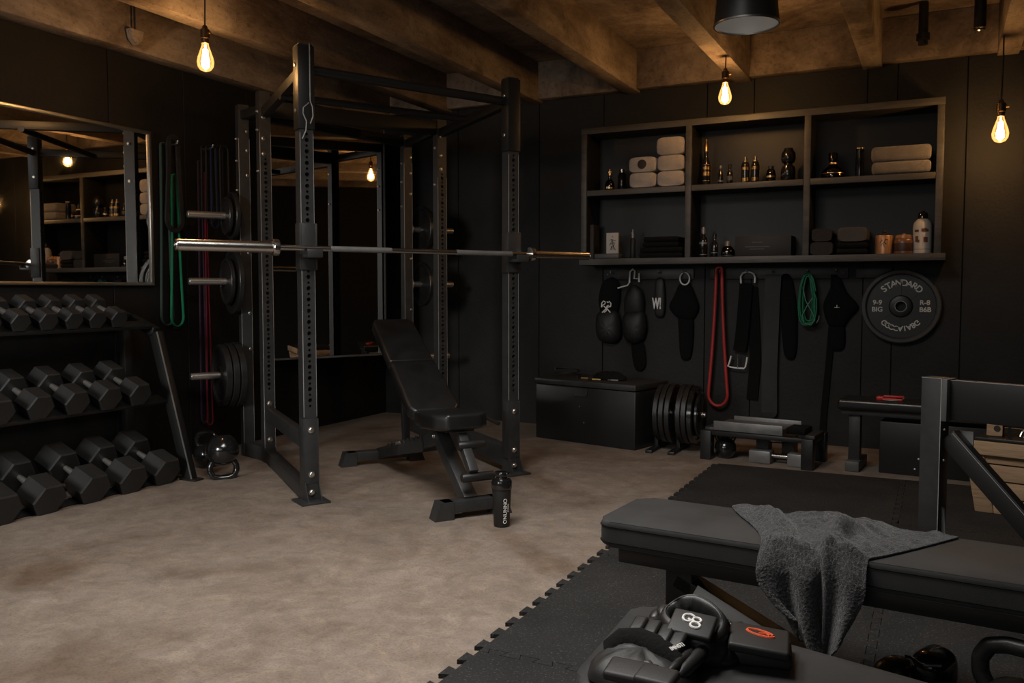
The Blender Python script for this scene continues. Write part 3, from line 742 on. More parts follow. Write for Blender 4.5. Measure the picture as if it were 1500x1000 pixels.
# ------------------------------------------------------------------ dumbbell rack
DX0, DX1 = -4.66, -4.14
dr = thing('dumbbell_rack', 'black three tier dumbbell rack standing along the left wall under the mirror', 'dumbbell rack', (-4.4, 3.0, 0))
YE, YS = 3.82, 2.12
TIERS = [(.145, .33, .20, .60), (.62, .29, .165, .75), (1.045, .235, .13, .9)]
for y in (YE, YS):
    b = B()
    b.bar((-4.09, y, .0), (-4.355, y, .90), .05, .075, .006, up=V((1, 0, .3)))
    b.bar((-4.355, y, .90), (-4.58, y, .985), .05, .06, .006, up=V((0, 0, 1)))
    b.build('slanted_leg', m_gun, dr, world=True)
    B().bar((-4.625, y, .0), (-4.625, y, 1.0), .05, .06, .006).build('rear_post', m_dark, dr, world=True)
    B().box((-4.08, y, .006), (.13, .075, .012), bev=.003).build('foot', m_dark, dr, world=True)
    B().bar((-4.12, y, .06), (-4.62, y, .06), .04, .06, .005).build('base_rail', m_dark, dr, world=True)
# bright strip on the near slanted leg: wear with a painted-in edge highlight
B().bar((-4.052, YE-.026, .012), (-4.317, YE-.026, .905), .007, .006).build('worn_edge_glint', m_silver, dr, world=True)
TILT = R(22)
def tier_geo(zf, xf, L):
    """front head centre (xf, zf): axis climbs towards the wall"""
    return V((xf, 0, zf)), V((-math.cos(TILT), 0, math.sin(TILT)))
ROWS = [
    ('bottom', -4.16, .100, .098, .148, .115, [(3.655, 'x'), (3.415, 'x'), (3.165, 'x'), (2.895, 'x'), (2.65, 'x'), (2.40, 'x')], .27),
    ('middle', -4.255, .565, .079, .122, .11, [(3.565, 'x'), (3.36, 'x'), (3.15, 'x'), (2.935, 'x'), (2.72, 'x'), (2.5, 'x')], .235),
    ('top', -4.375, 1.004, .058, .092, .105, [(3.54, 'x'), (3.395, 'x'), (3.245, 'x'), (3.09, 'x'), (2.93, 'x'), (2.77, 'x'), (2.6, 'x')], .19),
]
ORD = ['nearest the slanted end frame', 'second from the slanted end frame', 'third from the slanted end frame', 'fourth from the slanted end frame', 'fifth from the slanted end frame', 'sixth from the slanted end frame', 'seventh from the slanted end frame']
SZ = {'bottom': 'largest', 'middle': 'mid sized', 'top': 'small'}
def hexhead(b, x0, r, L):
    """six sided head from x0 along +x with chamfered ends, flat side down"""
    c = r*.08
    s = B(); s.lathe([(0, 0), (r*.92, 0), (r, c), (r, L-c), (r*.92, L), (0, L)], 6, M.Translation((x0, 0, 0)) @ M.Rotation(PI/2, 4, 'Y'), ph=PI/6)
    me = bpy.data.meshes.new('t'); s.bm.to_mesh(me); s.bm.free(); b.bm.from_mesh(me); bpy.data.meshes.remove(me)
for tier, xf, zf, r, HL, GL, ysl, span in ROWS:
    proto = None
    for k, (y, _) in enumerate(ysl):
        lab = '%s black hex dumbbell on the %s tier, %s' % (SZ[tier], tier, ORD[k])
        mx = M.Translation((xf, y, zf)) @ M.Rotation(PI+0*TILT, 4, 'Z') @ M.Rotation(-TILT, 4, 'Y')
        if proto is None:
            proto = thing('hex_dumbbell', lab, 'dumbbell', (0, 0, 0), 0, 'hex dumbbells on the %s tier' % tier)
            b = B(); hexhead(b, -HL/2, r, HL); b.build('head', m_hex, proto, smooth=12)
            b = B(); hexhead(b, span-HL/2, r, HL); b.build('head', m_hex, proto, smooth=12)
            x0 = HL/2-.004; x1 = span-HL/2+.004; n = 9
            prof = [(0, 0)]+[(.0135+.0035*math.sin(PI*j/(n-1)), (x1-x0)*j/(n-1)) for j in range(n)]+[(0, x1-x0)]
            B().lathe(prof, 20, M.Translation((x0, 0, 0)) @ M.Rotation(PI/2, 4, 'Y')).build('handle', m_peg, proto)
            proto.matrix_basis = mx
        else: dup(proto, mx=mx, label=lab)
    # angled shelf trays under each row: two rails
    ax = V((-math.cos(TILT), 0, math.sin(TILT))); dn = V((-math.sin(TILT), 0, -math.cos(TILT)))
    f = V((xf, 0, zf)); rr = r*math.cos(PI/6)
    if tier != 'bottom':
        for s_ in (-.0, span):
            q = f+ax*s_+dn*(rr+.012)
            B().bar((q.x, YS, q.z), (q.x, YE-.025, q.z), .09, .022, .004, up=-dn).build('shelf_rail', m_dark, dr, world=True)
        q = f+ax*(-HL*.55)+dn*(rr-.004)
    else:
        q = f+ax*span+dn*(rr+.012); B().bar((q.x, YS, q.z), (q.x, YE-.025, q.z), .09, .022, .004, up=-dn).build('shelf_rail', m_dark, dr, world=True)
        q = f+dn*(rr+.007); B().bar((q.x, YS, max(.008, q.z)), (q.x, YE-.025, max(.008, q.z)), .06, .012, .003, up=-dn).build('shelf_rail', m_dark, dr, world=True)
# ================================================================== ADJUSTABLE BENCH IN THE RACK
ab = thing('adjustable_bench', 'black adjustable incline bench with tilted backrest standing in the power rack', 'bench', (-2.134, 3.842, 0), R(52.2))
# front and rear feet
for s_, hw, nm in ((0, .215, 'front_foot'), (1.52, .29, 'rear_foot')):
    b = B(); b.box((0, s_, .062), (hw*2-.10, .075, .06), bev=.004)
    for sx in (-1, 1): b.prism([(hw-.105, .0), (hw, .0), (hw-.03, .092), (hw-.105, .092)] if sx > 0 else [(-hw, .0), (-hw+.105, .0), (-hw+.105, .092), (-hw+.03, .092)], -.043, .043, M.Translation((0, s_, 0)) @ M.Rotation(PI/2, 4, 'X'))
    b.build(nm, m_black, ab)
B().bar((0, .02, .07), (0, .50, .40), .075, .075, .005).build('main_post', m_black, ab)
B().bar((0, .40, .345), (0, 1.52, .065), .075, .075, .005).build('spine', m_black, ab)
b = B()
for sx in (-1, 1):
    poly = []
    for k in range(9):
        s0 = .62+.075*k; z0 = .35-.245*(s0-.40)+.01
        poly += [(s0, z0+.02), (s0+.03, z0+.02), (s0+.032, z0-.012), (s0+.06, z0-.012)]
    poly = [(.60, .28)]+poly+[(1.30, .13), (1.30, .085), (.60, .235)]
    b.prism(poly, -.003, .003, frame_mx((sx*.044, 0, 0), (0, 1, 0), (1, 0, 0)))
b.build('notched_ladder', m_black, ab)
# seat with cut front corners, backrest in two pads
def pad(b, poly, t, mx, bev=.016):
    s = B(); s.prism(poly, 0, t)
    bmesh.ops.bevel(s.bm, geom=[e for e in s.bm.edges], offset=bev, segments=3, profile=.6, affect='EDGES')
    me = bpy.data.meshes.new('t'); s.bm.to_mesh(me); s.bm.free(); me.transform(mx); b.bm.from_mesh(me); bpy.data.meshes.remove(me)
sm = M.Translation((0, .07, .435)) @ M.Rotation(R(-4), 4, 'X')
b = B(); pad(b, [(-.095, 0), (.095, 0), (.155, .07), (.155, .26), (.12, .46), (-.12, .46), (-.155, .26), (-.155, .07)], .085, sm, .02); b.build('seat', m_leather, ab, smooth=50)
B().bar((0, .14, .425), (0, .50, .395), .16, .02, .004).build('seat_plate', m_dark, ab)
A0 = V((0, .53, .425)); bd = V((0, math.cos(R(32)), math.sin(R(32)))); bn = V((0, -math.sin(R(32)), math.cos(R(32))))
bx = frame_mx(A0, (1, 0, 0), bn)
b = B(); pad(b, [(-.125, 0), (.125, 0), (.15, .04), (.14, .47), (-.14, .47), (-.15, .04)], .075, bx, .018); b.build('backrest', m_leather, ab, smooth=50)
b = B(); pad(b, [(-.14, .478), (.14, .478), (.135, .90), (.11, .935), (-.11, .935), (-.135, .90)], .07, bx, .016); b.build('backrest', m_leather, ab, smooth=50)
b = B(); b.bar(A0+bd*.02-bn*.035, A0+bd*.88-bn*.035, .06, .05, .004)
for d_ in (.1, .55, .8): b.bar(A0+bd*d_-bn*.008+V((-.11, 0, 0)), A0+bd*d_-bn*.008+V((.11, 0, 0)), .04, .012)
b.build('backrest_frame', m_dark, ab)
b = B(); b.bar(A0+bd*.60-bn*.06, (0, 1.02, .22), .045, .03, .003); b.build('support_strut', m_dark, ab)
B().cyl((-.07, 1.02, .22), (.07, 1.02, .22), .012, n=12).build('strut_pin', m_bolt, ab)
# roller post at the front
B().bar((0, .13, .40), (0, -.03, .23), .05, .045, .004).build('roller_post', m_black, ab)
for z, y, h in ((.355, .085, .075), (.205, .0, .09)):
    B().lathe([(0, -h), (.020, -h), (.024, -h+.006), (.024, h-.006), (.020, h), (0, h)], 18, M.Translation((.03, y-.02, z)) @ M.Rotation(PI/2, 4, 'Y')).build('roller', m_dark, ab)
for p_, n_ in (((-.038, .43, .352), (-1, 0, 0)), ((-.038, .50, .39), (-1, 0, 0)), ((.038, .20, .37), (0, -1, .2))):
    mxw = ab.matrix_basis; bolt(ab, mxw @ V(p_), mxw.to_3x3() @ V(n_), .011)
# side handle on the right of the seat
B().tube([(.15, .52, .43), (.20, .50, .46), (.24, .40, .45), (.26, .22, .43)], .011, 8).build('handle', m_dark, ab)

# shaker bottle on the floor
sh = thing('shaker_bottle', 'black shaker bottle with white lettering on the floor by the incline bench foot', 'bottle', (-1.905, 3.74, 0), 0)
B().lathe([(0, .003), (.036, .0), (.039, .004), (.047, .185), (.047, .19), (0, .19)], 36).build('cup', m_nylon, sh, smooth=50)
li = B().lathe([(.0, .188), (.0505, .188), (.0515, .193), (.0515, .222), (.047, .232), (.030, .236), (.028, .246), (.031, .25), (.031, .266), (.028, .270), (0, .270)], 36).build('lid', m_gloss, sh, smooth=40)
B().box((.0, .006, .262), (.075, .03, .016), bev=.006).build('flip_cap', m_gloss, li)
def curved_text(b, txt, size, r0, r1, z0, z1, ang):
    """lettering running up the side of a slightly conical bottle"""
    t = B(); t.text(txt, size, M.Identity(4), .0006)
    for v in t.bm.verts:
        zz = z0+(v.co.x+.5*LT)/LT*(z1-z0); rr = lerp(r0, r1, zz/.19)+.0006+v.co.z; a = ang+(-v.co.y)/rr
        v.co = V((rr*math.cos(a), rr*math.sin(a), zz))
    me = bpy.data.meshes.new('t'); t.bm.to_mesh(me); t.bm.free(); b.bm.from_mesh(me); bpy.data.meshes.remove(me)
LT = .10
cam_a = math.atan2(-sh.location.y, -sh.location.x)
b = B(); LT = .092; curved_text(b, 'ONUNNO', .026, .039, .047, .035, .13, cam_a+.42); b.build('lettering', m_white, sh)
b = B(); LT = .05; curved_text(b, 'protein', .009, .039, .047, .06, .135, cam_a+.78); b.build('lettering', m_white, sh)

# ================================================================== WALL SHELVES
YS0 = 6.50; DEP = YB-YS0; SX = [-2.567, -1.722, -.866, -.018]; SZ_ = [1.385, 1.93, 2.42]; TK = .048
sf = thing('wall_shelf', 'large dark wooden wall shelf of six open compartments on the back wall', 'shelf', ((SX[0]+SX[3])/2, YB, SZ_[0]))
ym = (YS0+YB)/2
B().box(((SX[0]+SX[3])/2, ym, SZ_[2]), (SX[3]-SX[0]+TK, DEP, TK), bev=.003).build('top_board', m_shelf, sf, world=True)
B().box(((SX[0]+SX[3])/2+.01, ym-.012, SZ_[0]), (SX[3]-SX[0]+TK+.03, DEP+.024, TK), bev=.003).build('bottom_board', m_shelf, sf, world=True)
for k in range(3):
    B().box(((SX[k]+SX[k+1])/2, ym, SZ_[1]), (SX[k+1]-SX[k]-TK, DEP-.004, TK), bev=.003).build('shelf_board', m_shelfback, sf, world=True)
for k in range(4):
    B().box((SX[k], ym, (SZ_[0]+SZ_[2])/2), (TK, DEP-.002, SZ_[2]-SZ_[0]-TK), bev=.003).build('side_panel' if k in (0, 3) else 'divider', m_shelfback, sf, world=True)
b = B(); fy = YS0-.006
for z in (SZ_[2],): b.box(((SX[0]+SX[3])/2, fy, z), (SX[3]-SX[0]+TK, .012, TK), bev=.002)
b.build('front_edge', m_edge, sf, world=True)
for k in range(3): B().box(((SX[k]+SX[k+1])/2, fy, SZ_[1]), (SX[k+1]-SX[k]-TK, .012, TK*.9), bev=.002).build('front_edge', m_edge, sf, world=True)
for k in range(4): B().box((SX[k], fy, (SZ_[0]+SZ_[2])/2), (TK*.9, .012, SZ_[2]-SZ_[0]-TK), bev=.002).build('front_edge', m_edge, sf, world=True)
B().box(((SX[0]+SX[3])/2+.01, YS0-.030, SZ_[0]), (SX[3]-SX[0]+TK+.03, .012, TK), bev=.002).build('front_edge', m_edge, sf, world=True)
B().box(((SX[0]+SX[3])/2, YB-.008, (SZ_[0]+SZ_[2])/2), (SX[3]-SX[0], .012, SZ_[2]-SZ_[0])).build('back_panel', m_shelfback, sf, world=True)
ZT, ZB_ = SZ_[1]+TK/2, SZ_[0]+TK/2          # standing heights
def sx(px, y=6.60, z=None): return onY(px, 300, y).x
def px2m(px0, px1, y=6.60): return abs(sx(px1, y)-sx(px0, y))

def folded(px0, px1, z0, z1, m, label, group, y=6.62, d=.24, layers=2, cat='towel', nm='folded_towel', roll=False):
    x0, x1 = sx(px0, y-d/2), sx(px1, y-d/2); h = z1-z0; b = B()
    if roll:
        n = 22; pts = [(math.cos(2*PI*k/n), math.sin(2*PI*k/n)) for k in range(n)]
        w = (x1-x0)/2
        def se(c): return math.copysign(abs(c)**.45, c)
        prof = [(se(c)*w*.97, h/2+se(s)*h/2) for c, s in pts]
        mx = frame_mx(((x0+x1)/2, y-d/2, z0), (1, 0, 0), (0, 1, 0))
        # outline in x / z, running along y, with softened ends
        for f, yy in ((.90, 0), (.985, .012), (1, .03), (1, d-.03), (.985, d-.012), (.9, d)):
            pass
        rings = []
        for f, yy in ((.93, 0), (.985, .008), (1, .022), (1, d-.022), (.985, d-.008), (.93, d)):
            rings.append([b.bm.verts.new(((x0+x1)/2+px_*1.02*f, y-d/2+yy, z0+h/2+(pz-h/2)*f)) for px_, pz in prof])
        for a_, c_ in zip(rings, rings[1:]):
            for k in range(n): b.bm.faces.new((a_[k], a_[(k+1) % n], c_[(k+1) % n], c_[k]))
        b.bm.faces.new(rings[0]); b.bm.faces.new(rings[-1][::-1])
        # the fold line wound into the end
    else:
        lh = h/layers
        for k in range(layers):
            b.box(((x0+x1)/2+.004*(k % 2), y, z0+lh*(k+.5)), ((x1-x0)-.006*(k % 2), d, lh*.99), bev=min(lh*.42, .03), seg=4)
    o = b.build(nm, m, None, world=True, loc=((x0+x1)/2, y, z0), smooth=60)
    return tag(o, label, cat, group)
gt = 'white rolled towels in the upper left compartment'
tz = [ZT, ZT+.118, ZT+.238, ZT+.375]
folded(921, 960.5, tz[0], tz[1], m_towel, 'white rolled towel at the bottom of the left stack of two', gt, roll=True, nm='rolled_towel')
tw = folded(920, 960.5, tz[1], tz[2], m_towel, 'white rolled towel with a dark round mark, on top of the left stack', gt, roll=True, nm='rolled_towel')
folded(961.5, 1002, tz[0], tz[1], m_towel, 'white rolled towel at the bottom of the right stack of three', gt, roll=True, nm='rolled_towel')
folded(961.5, 1002, tz[1], tz[2], m_towel, 'white rolled towel in the middle of the right stack of three', gt, roll=True, nm='rolled_towel')
folded(960, 1002, tz[2], tz[3], m_towel, 'white rolled towel on top of the right stack of three', gt, roll=True, nm='rolled_towel')
b = B(); cx_ = sx(940, 6.5); b.lathe([(0, 0), (.03, 0), (.036, .002), (.03, .004), (0, .004)], 20, M.Translation((cx_, 6.497, tz[1]+.062)) @ M.Rotation(PI/2, 4, 'X')); b.build('dark_mark', m_ink, tw, world=True)
gt2 = 'taupe folded towels in the upper right compartment'
folded(1275, 1363, ZT, ZT+.088, m_towel2, 'taupe folded towel at the bottom of the pair on the right shelf', gt2, layers=1, d=.26)
folded(1274, 1363, ZT+.088, ZT+.192, m_towel2, 'taupe folded towel on top of the pair on the right shelf', gt2, layers=1, d=.26)
gd = 'dark folded garments on the lower shelves'
folded(936, 1000, ZB_, ZB_+.085, m_cloth, 'black folded garment at the bottom of the pile in the lower left compartment', gd, cat='clothing', nm='folded_garment')
folded(941, 994, ZB_+.085, ZB_+.165, m_cloth, 'black folded garment on top of the pile in the lower left compartment', gd, cat='clothing', nm='folded_garment')
folded(1187, 1222, ZB_, ZB_+.095, m_dtowel, 'dark rolled cloth lying lowest by the lower right divider', gd, cat='clothing', nm='rolled_cloth', roll=True)
folded(1189, 1220, ZB_+.095, ZB_+.190, m_dtowel, 'dark rolled cloth stacked on another by the lower right divider', gd, cat='clothing', nm='rolled_cloth', roll=True)
folded(1226, 1272, ZB_, ZB_+.09, m_cloth, 'black folded cloth under the grey roll in the lower right compartment', gd, cat='clothing', nm='folded_cloth')
folded(1227, 1272, ZB_+.09, ZB_+.195, mat('grey_terry', (.11, .105, .105), .95, bump=.8, bscale=200, spec=.1), 'grey rolled towel on the black cloth in the lower right compartment', gd, cat='towel', nm='rolled_towel', roll=True)

def bottle(px, z0, prof, m, label, y=6.58, cap=None, capm=None, bands=(), bm=None, group='bottles and jars on the wall shelf', n=24, nm='bottle'):
    """prof: (radius, height) pairs; cap the same, bands (radius, z0, z1)"""
    t = thing(nm, label, nm, (sx(px, y), y, z0), 0, group)
    B().lathe([(0, 0)]+prof+[(0, prof[-1][1])], n).build('body', m, t, smooth=40)
    if cap: B().lathe([(0, cap[0][1])]+cap+[(0, cap[-1][1])], n).build('cap', capm or m_dark, t, smooth=40)
    for k, (r, a, c) in enumerate(bands): B().lathe([(r-.003, a), (r, a+.001), (r, c-.001), (r-.003, c)], n).build('label_band', bm or m_gold, t, smooth=40)
    return t
# upper left
bottle(893, ZT, [(.034, 0), (.038, .006), (.038, .05), (.028, .075), (.012, .09), (.011, .12)], m_bottleglass, 'small dark glass bottle at the left end of the upper shelf', cap=[(.014, .118), (.014, .14), (.02, .142), (.02, .15), (.006, .152), (.006, .17)], capm=m_gold, bands=[(.0385, .012, .026)])
b = bottle(911, ZT, [(.03, 0), (.033, .005), (.033, .13), (.02, .15)], m_gloss, 'black bottle in the shade between the glass bottle and the towels', y=6.68, cap=[(.022, .15), (.022, .175)], capm=m_chrome)
# upper middle
bottle(1033.5, ZT, [(.030, 0), (.033, .005), (.033, .15), (.030, .17), (.018, .20), (.014, .22), (.014, .26)], m_gloss, 'tall slim black bottle with gold bands at the left of the upper middle shelf', cap=[(.016, .255), (.016, .305), (.010, .315), (.006, .345)], capm=m_gold, bands=[(.0338, .03, .036), (.0338, .07, .10), (.0338, .115, .14), (.0338, .15, .156)], bm=mat('scuffed_gold', (.42, .25, .09), .32, 1.0))
bottle(1055, ZT, [(.017, 0), (.019, .004), (.019, .085), (.010, .10), (.009, .12)], m_gloss, 'small slim dark bottle beside the tall gold banded one', cap=[(.011, .118), (.011, .14), (.005, .145)], capm=m_silver, bands=[(.0197, .02, .03)], bm=m_silver)
bottle(1068.5, ZT, [(.020, 0), (.022, .004), (.022, .085), (.011, .10), (.010, .12)], m_gloss, 'small dark bottle second after the tall gold banded one', cap=[(.012, .118), (.012, .145), (.004, .15)], capm=m_dark, bands=[(.0228, .03, .06)], bm=m_grey)
for px, w_ in ((1091, 'left'), (1105.5, 'right')):
    bottle(px, ZT, [(.026, 0), (.030, .004), (.030, .125), (.027, .145), (.016, .158)], m_gloss, w_+' one of the twin black bottles with gold highlights on the middle shelf', cap=[(.019, .156), (.019, .168), (.008, .17), (.008, .195)], capm=m_gold, bands=[(.0308, .012, .04), (.0308, .095, .12)], bm=mat('scuffed_gold', (.42, .25, .09), .32, 1.0))
bottle(1128.5, ZT, [(.030, 0), (.034, .006), (.036, .05), (.028, .085), (.018, .095)], m_bottleglass, 'short round dark glass bottle right of the twin gold bottles', cap=[(.02, .094), (.02, .115)], capm=m_dark, bands=[(.0362, .03, .045)])
bottle(1153.5, ZT, [(.045, 0), (.052, .01), (.052, .08), (.045, .105), (.030, .115), (.03, .125), (.045, .135), (.052, .16), (.05, .20), (.035, .22)], m_gloss, 'black double bulb jar at the right end of the middle shelf', cap=[(.036, .218), (.03, .235), (.012, .24)], capm=m_gloss, nm='jar')
# upper right
bottle(1219, ZT, [(.066, 0), (.078, .008), (.080, .03), (.068, .06), (.035, .085), (.026, .10), (.026, .13)], m_bottleglass, 'wide low glass decanter in the upper right compartment', cap=[(.031, .128), (.031, .175), (.027, .18)], capm=m_bottleglass, bands=[(.0795, .030, .036), (.0275, .10, .112)], n=30, nm='decanter')
bottle(1258, ZT, [(.026, 0), (.030, .004), (.030, .13), (.031, .132)], m_gloss, 'black cylinder bottle beside the taupe folded towels', cap=[(.026, .132), (.026, .19), (.029, .192), (.029, .205), (.025, .207)], capm=m_gloss, bands=[(.0295, .195, .202)])
# lower left
bx_ = thing('display_card', 'white upright card with dark brush strokes on a small stand, lower left shelf', 'card', (sx(898, 6.56), 6.56, ZB_))
B().box((sx(898, 6.56), 6.56, ZB_+.125), (px2m(890, 907), .03, .165), bev=.002).build('card', m_card, bx_, world=True)
b = B(); cxx = sx(899, 6.56); zz = ZB_+.125; yy = 6.543
def stroke(b, p, w_=.006): b.strip([(cxx+a*.08, yy, zz+c*.14) for a, c in p], .003, w_, up=V((0, 1, 0)))
for p in ([(-.02, .40), (.03, .34)], [(-.32, .18), (-.1, .22), (.32, .12)], [(-.05, .22), (-.2, .0), (-.36, -.12)], [(.02, .2), (-.02, -.05), (-.1, -.38)], [(-.22, -.05), (.1, .02), (.2, -.05)], [(-.2, -.2), (-.05, -.16)], [(.14, .05), (.1, -.2), (.3, -.4)], [(.05, -.1), (.12, -.36)], [(-.24, -.38), (-.1, -.2)]): stroke(b, p)
b.build('brush_strokes', m_ink, bx_, world=True)
B().box((sx(892, 6.56), 6.555, ZB_+.021), (px2m(874, 910), .10, .042), bev=.012).build('stand', m_grey, bx_, world=True)
tag(B().box((sx(866, 6.62), 6.64, ZB_+.14), (px2m(859, 873), .14, .28), bev=.004).build('storage_box', mat('dark_brown_card', (.03, .024, .02), .7), None, world=True, loc=(sx(866, 6.62), 6.64, ZB_)), 'dark narrow box standing at the left end of the lower shelf', 'box')
bottle(927.5, ZB_, [(.019, 0), (.021, .004), (.021, .15), (.012, .165)], m_nylon, 'slim dark bottle with a bright tip in the lower left compartment', cap=[(.013, .163), (.012, .21), (.007, .215), (.006, .232)], capm=m_silver)
# lower middle
bottle(1031, ZB_, [(.028, 0), (.032, .005), (.032, .12), (.028, .145), (.014, .165), (.013, .185)], m_gloss, 'dark bottle with silver bands at the left of the lower middle shelf', cap=[(.016, .183), (.016, .22), (.008, .232)], capm=m_silver, bands=[(.0328, .02, .026), (.0328, .10, .12)], bm=m_silver)
bottle(1047.5, ZB_, [(.022, 0), (.025, .005), (.025, .10), (.014, .12), (.012, .14)], m_gloss, 'shorter dark bottle second from the left on the lower middle shelf', cap=[(.015, .138), (.015, .175), (.008, .18)], capm=m_dark, bands=[(.0258, .03, .04)], bm=m_silver)
bottle(1067, ZB_, [(.045, 0), (.050, .008), (.050, .05), (.035, .075), (.020, .085)], m_bottleglass, 'squat glass jar on the lower middle shelf', cap=[(.024, .084), (.024, .115), (.02, .12)], capm=m_silver, bands=[(.0505, .01, .014)], bm=m_silver, nm='jar')
dk = thing('storage_box', 'dark flat box with faint printed lines on the lower middle shelf', 'box', (sx(1122, 6.64), 6.64, ZB_))
B().box((sx(1122, 6.64), 6.65, ZB_+.075), (px2m(1082, 1164), .22, .15), bev=.004).build('body', mat('black_card', (.016, .014, .013), .6), dk, world=True)
b = B()
for zz, w_ in ((.105, .05), (.072, .11), (.055, .065)): b.box((sx(1110, 6.54), 6.539, ZB_+zz), (w_*1.6, .002, .005))
b.build('printed_lines', m_grey, dk, world=True)
# lower right jars
jb = bottle(1296.5, ZB_, [(.054, 0), (.058, .004), (.058, .128), (.055, .133)], m_copper, 'copper coloured jar with a small knob lid on the lower right shelf', cap=[(.056, .133), (.05, .137), (.012, .139), (.009, .15), (.014, .158), (.010, .168)], capm=m_dark, nm='jar')
b = B()
for p in ([(-.5, .1), (-.2, .3), (0, .1), (.3, .35), (.6, .3)], [(-.4, -.1), (-.1, .1), (.1, -.2)], [(.1, .1), (.4, 0)]):
    b.tube([(.0585*math.sin(a*.8), -.0585*math.cos(a*.8), .07+c*.1) for a, c in p], .0025, 5)
b.build('scribble', m_ink, jb)
jb = bottle(1325.5, ZB_, [(.060, 0), (.066, .006), (.066, .085), (.060, .105), (.050, .112)], mat('brown_glaze', (.20, .09, .045), .3), 'brown glazed jar between the copper jar and the cream bottle', cap=[(.055, .11), (.055, .128), (.045, .133), (.012, .135), (.012, .142)], capm=m_copper, nm='jar')
b = B(); b.lathe([(.0664, .02), (.0675, .025), (.0675, .072), (.0664, .076)], 28); b.build('label_band', mat('dark_brown_label', (.05, .02, .014), .5), jb)
jb = bottle(1352.5, ZB_, [(.055, 0), (.060, .005), (.060, .19), (.054, .215), (.036, .235), (.030, .24)], m_cream, 'cream tall bottle with brown marks and black cap at the shelf right end', cap=[(.032, .238), (.032, .27), (.024, .282), (.012, .285), (.010, .295)], capm=m_gloss)
b = B()
for a, z, w_, h_ in ((-.75, .155, .016, .016), (-.5, .155, .014, .016), (.05, .16, .018, .02), (.3, .16, .02, .024), (.55, .158, .012, .016), (-.6, .10, .02, .04), (.35, .095, .026, .035), (-.4, .085, .014, .02)):
    mx = M.Rotation(a, 4, 'Z') @ M.Translation((0, -.0603, z)); b.box((0, 0, 0), (w_, .002, h_), mx)
b.build('brown_marks', mat('brown_print', (.16, .05, .03), .6), jb)
b = B(); b.lathe([(.0602, .028), (.0606, .029), (.0606, .032), (.0602, .033)], 28); b.build('ring_line', m_copper, jb)
# ================================================================== HOOK RAILS AND HANGING GEAR ON THE BACK WALL
YW = YB-.0005
for x0, x1, lab in ((-2.50, -1.745, 'black wooden hook rail on the left under the wall shelf'), (-1.615, -.60, 'longer black wooden hook rail on the right under the wall shelf')):
    t = thing('hook_rail', lab, 'hook rail', ((x0+x1)/2, YB, 1.29), 0)
    B().box(((x0+x1)/2, YB-.012, 1.29), (x1-x0, .022, .085), bev=.003).build('board', m_black, t, world=True)
    b = B()
    for x in ((x0+.03, x1-.03)): b.lathe([(0, .004), (.007, .003), (.008, 0)], 10, M.Translation((x, YB-.023, 1.29)) @ M.Rotation(PI/2, 4, 'X'))
    b.build('screw', m_dark, t, world=True)
    for px in ((898, 967, 1003) if x0 < -2 else (1057, 1096, 1133, 1184, 1226)):
        q = onY(px, 402, YB-.024)
        B().tube([(q.x, YB-.02, 1.30), (q.x, YB-.07, 1.298), (q.x, YB-.085, 1.303), (q.x, YB-.09, 1.318)], .006, 8).build('hook', m_bolt, t, world=True)
tag(B().box((-.43, YB-.010, 1.285), (.24, .018, .07), bev=.003).build('wall_batten', m_black, None, world=True, loc=(-.43, YB, 1.285)), 'short black batten on the wall left of the lettered plate', 'batten')

def WF(px, py, off): q = onY(px, py, YB-off); return frame_mx(q, (1, 0, 0), (0, -1, 0)), q
def ol(pts, q): return [(onY(x, y, q.y).x-q.x, onY(x, y, q.y).z-q.z) for x, y in pts]
def puff_thing(name, label, cat, ctr, off, shapes, group=None):
    """shapes: (part name, outline in picture px, bulge, material, extra offset)"""
    mx, q = WF(*ctr, off); t = thing(name, label, cat, (q.x, q.y, q.z), 0, group)
    for nm, pts, T, m, dz in shapes:
        b = B(); b.puff(ol(pts, q), T, mx @ M.Translation((0, 0, dz)), wob=.02, seed=len(pts)); b.build(nm, m, t, world=True, smooth=60)
    return t, mx, q
gg = 'pair of padded gloves hanging from the left hook rail'
t, mx, q = puff_thing('padded_glove', 'black padded glove with a white curled emblem hanging on the left rail', 'glove', (892, 465), .035, [
    ('cuff', [(882, 412), (898, 404), (908, 415), (909, 436), (904, 462), (880, 462), (876, 438)], .045, m_cloth, 0),
    ('padding', [(876, 455), (905, 452), (911, 470), (911, 494), (902, 503), (886, 503), (876, 495), (873, 475)], .075, m_nylon, .01)], gg)
b = B()
def curl(b, pts, r=.0052): b.tube([mx @ V((x, y, z)) for x, y, z in pts], r, 6)
EC = ol([(891, 449)], q)[0]
def em(pts): return [(EC[0]+a*.040, EC[1]+c*.048, .052) for a, c in pts]
for p in ([(-1, -.1), (-.95, .6), (-.6, 1), (-.15, .8), (-.3, .45)], [(1, .0), (1.05, .6), (.7, .9), (.35, .7), (.2, .9)], [(-.85, -1), (-.2, -.5), (.35, .1), (.5, .3)], [(.95, -1), (.4, -.5), (-.2, -.1), (-.5, .1)], [(-.4, -.95), (0, -.75), (.25, -.2), (.2, .2)], [(-1, -.1), (-.7, .3), (-.3, .45)], [(1, 0), (.75, .1), (.5, -.1)]): curl(b, em(p))
b.build('emblem', m_white, t, world=True)
t, mx2, q2 = puff_thing('padded_glove', 'plain black padded glove with a dangling strap beside the emblem glove', 'glove', (928, 470), .035, [
    ('cuff', [(918, 425), (930, 415), (942, 425), (945, 445), (942, 466), (915, 466), (914, 440)], .05, m_nylon, 0),
    ('padding', [(914, 455), (945, 452), (949, 480), (944, 498), (932, 505), (918, 500), (912, 485)], .07, m_nylon, .01),
    ('strap', [(922, 495), (942, 495), (947, 535), (938, 545), (928, 540)], .02, m_cloth, -.01)], gg)
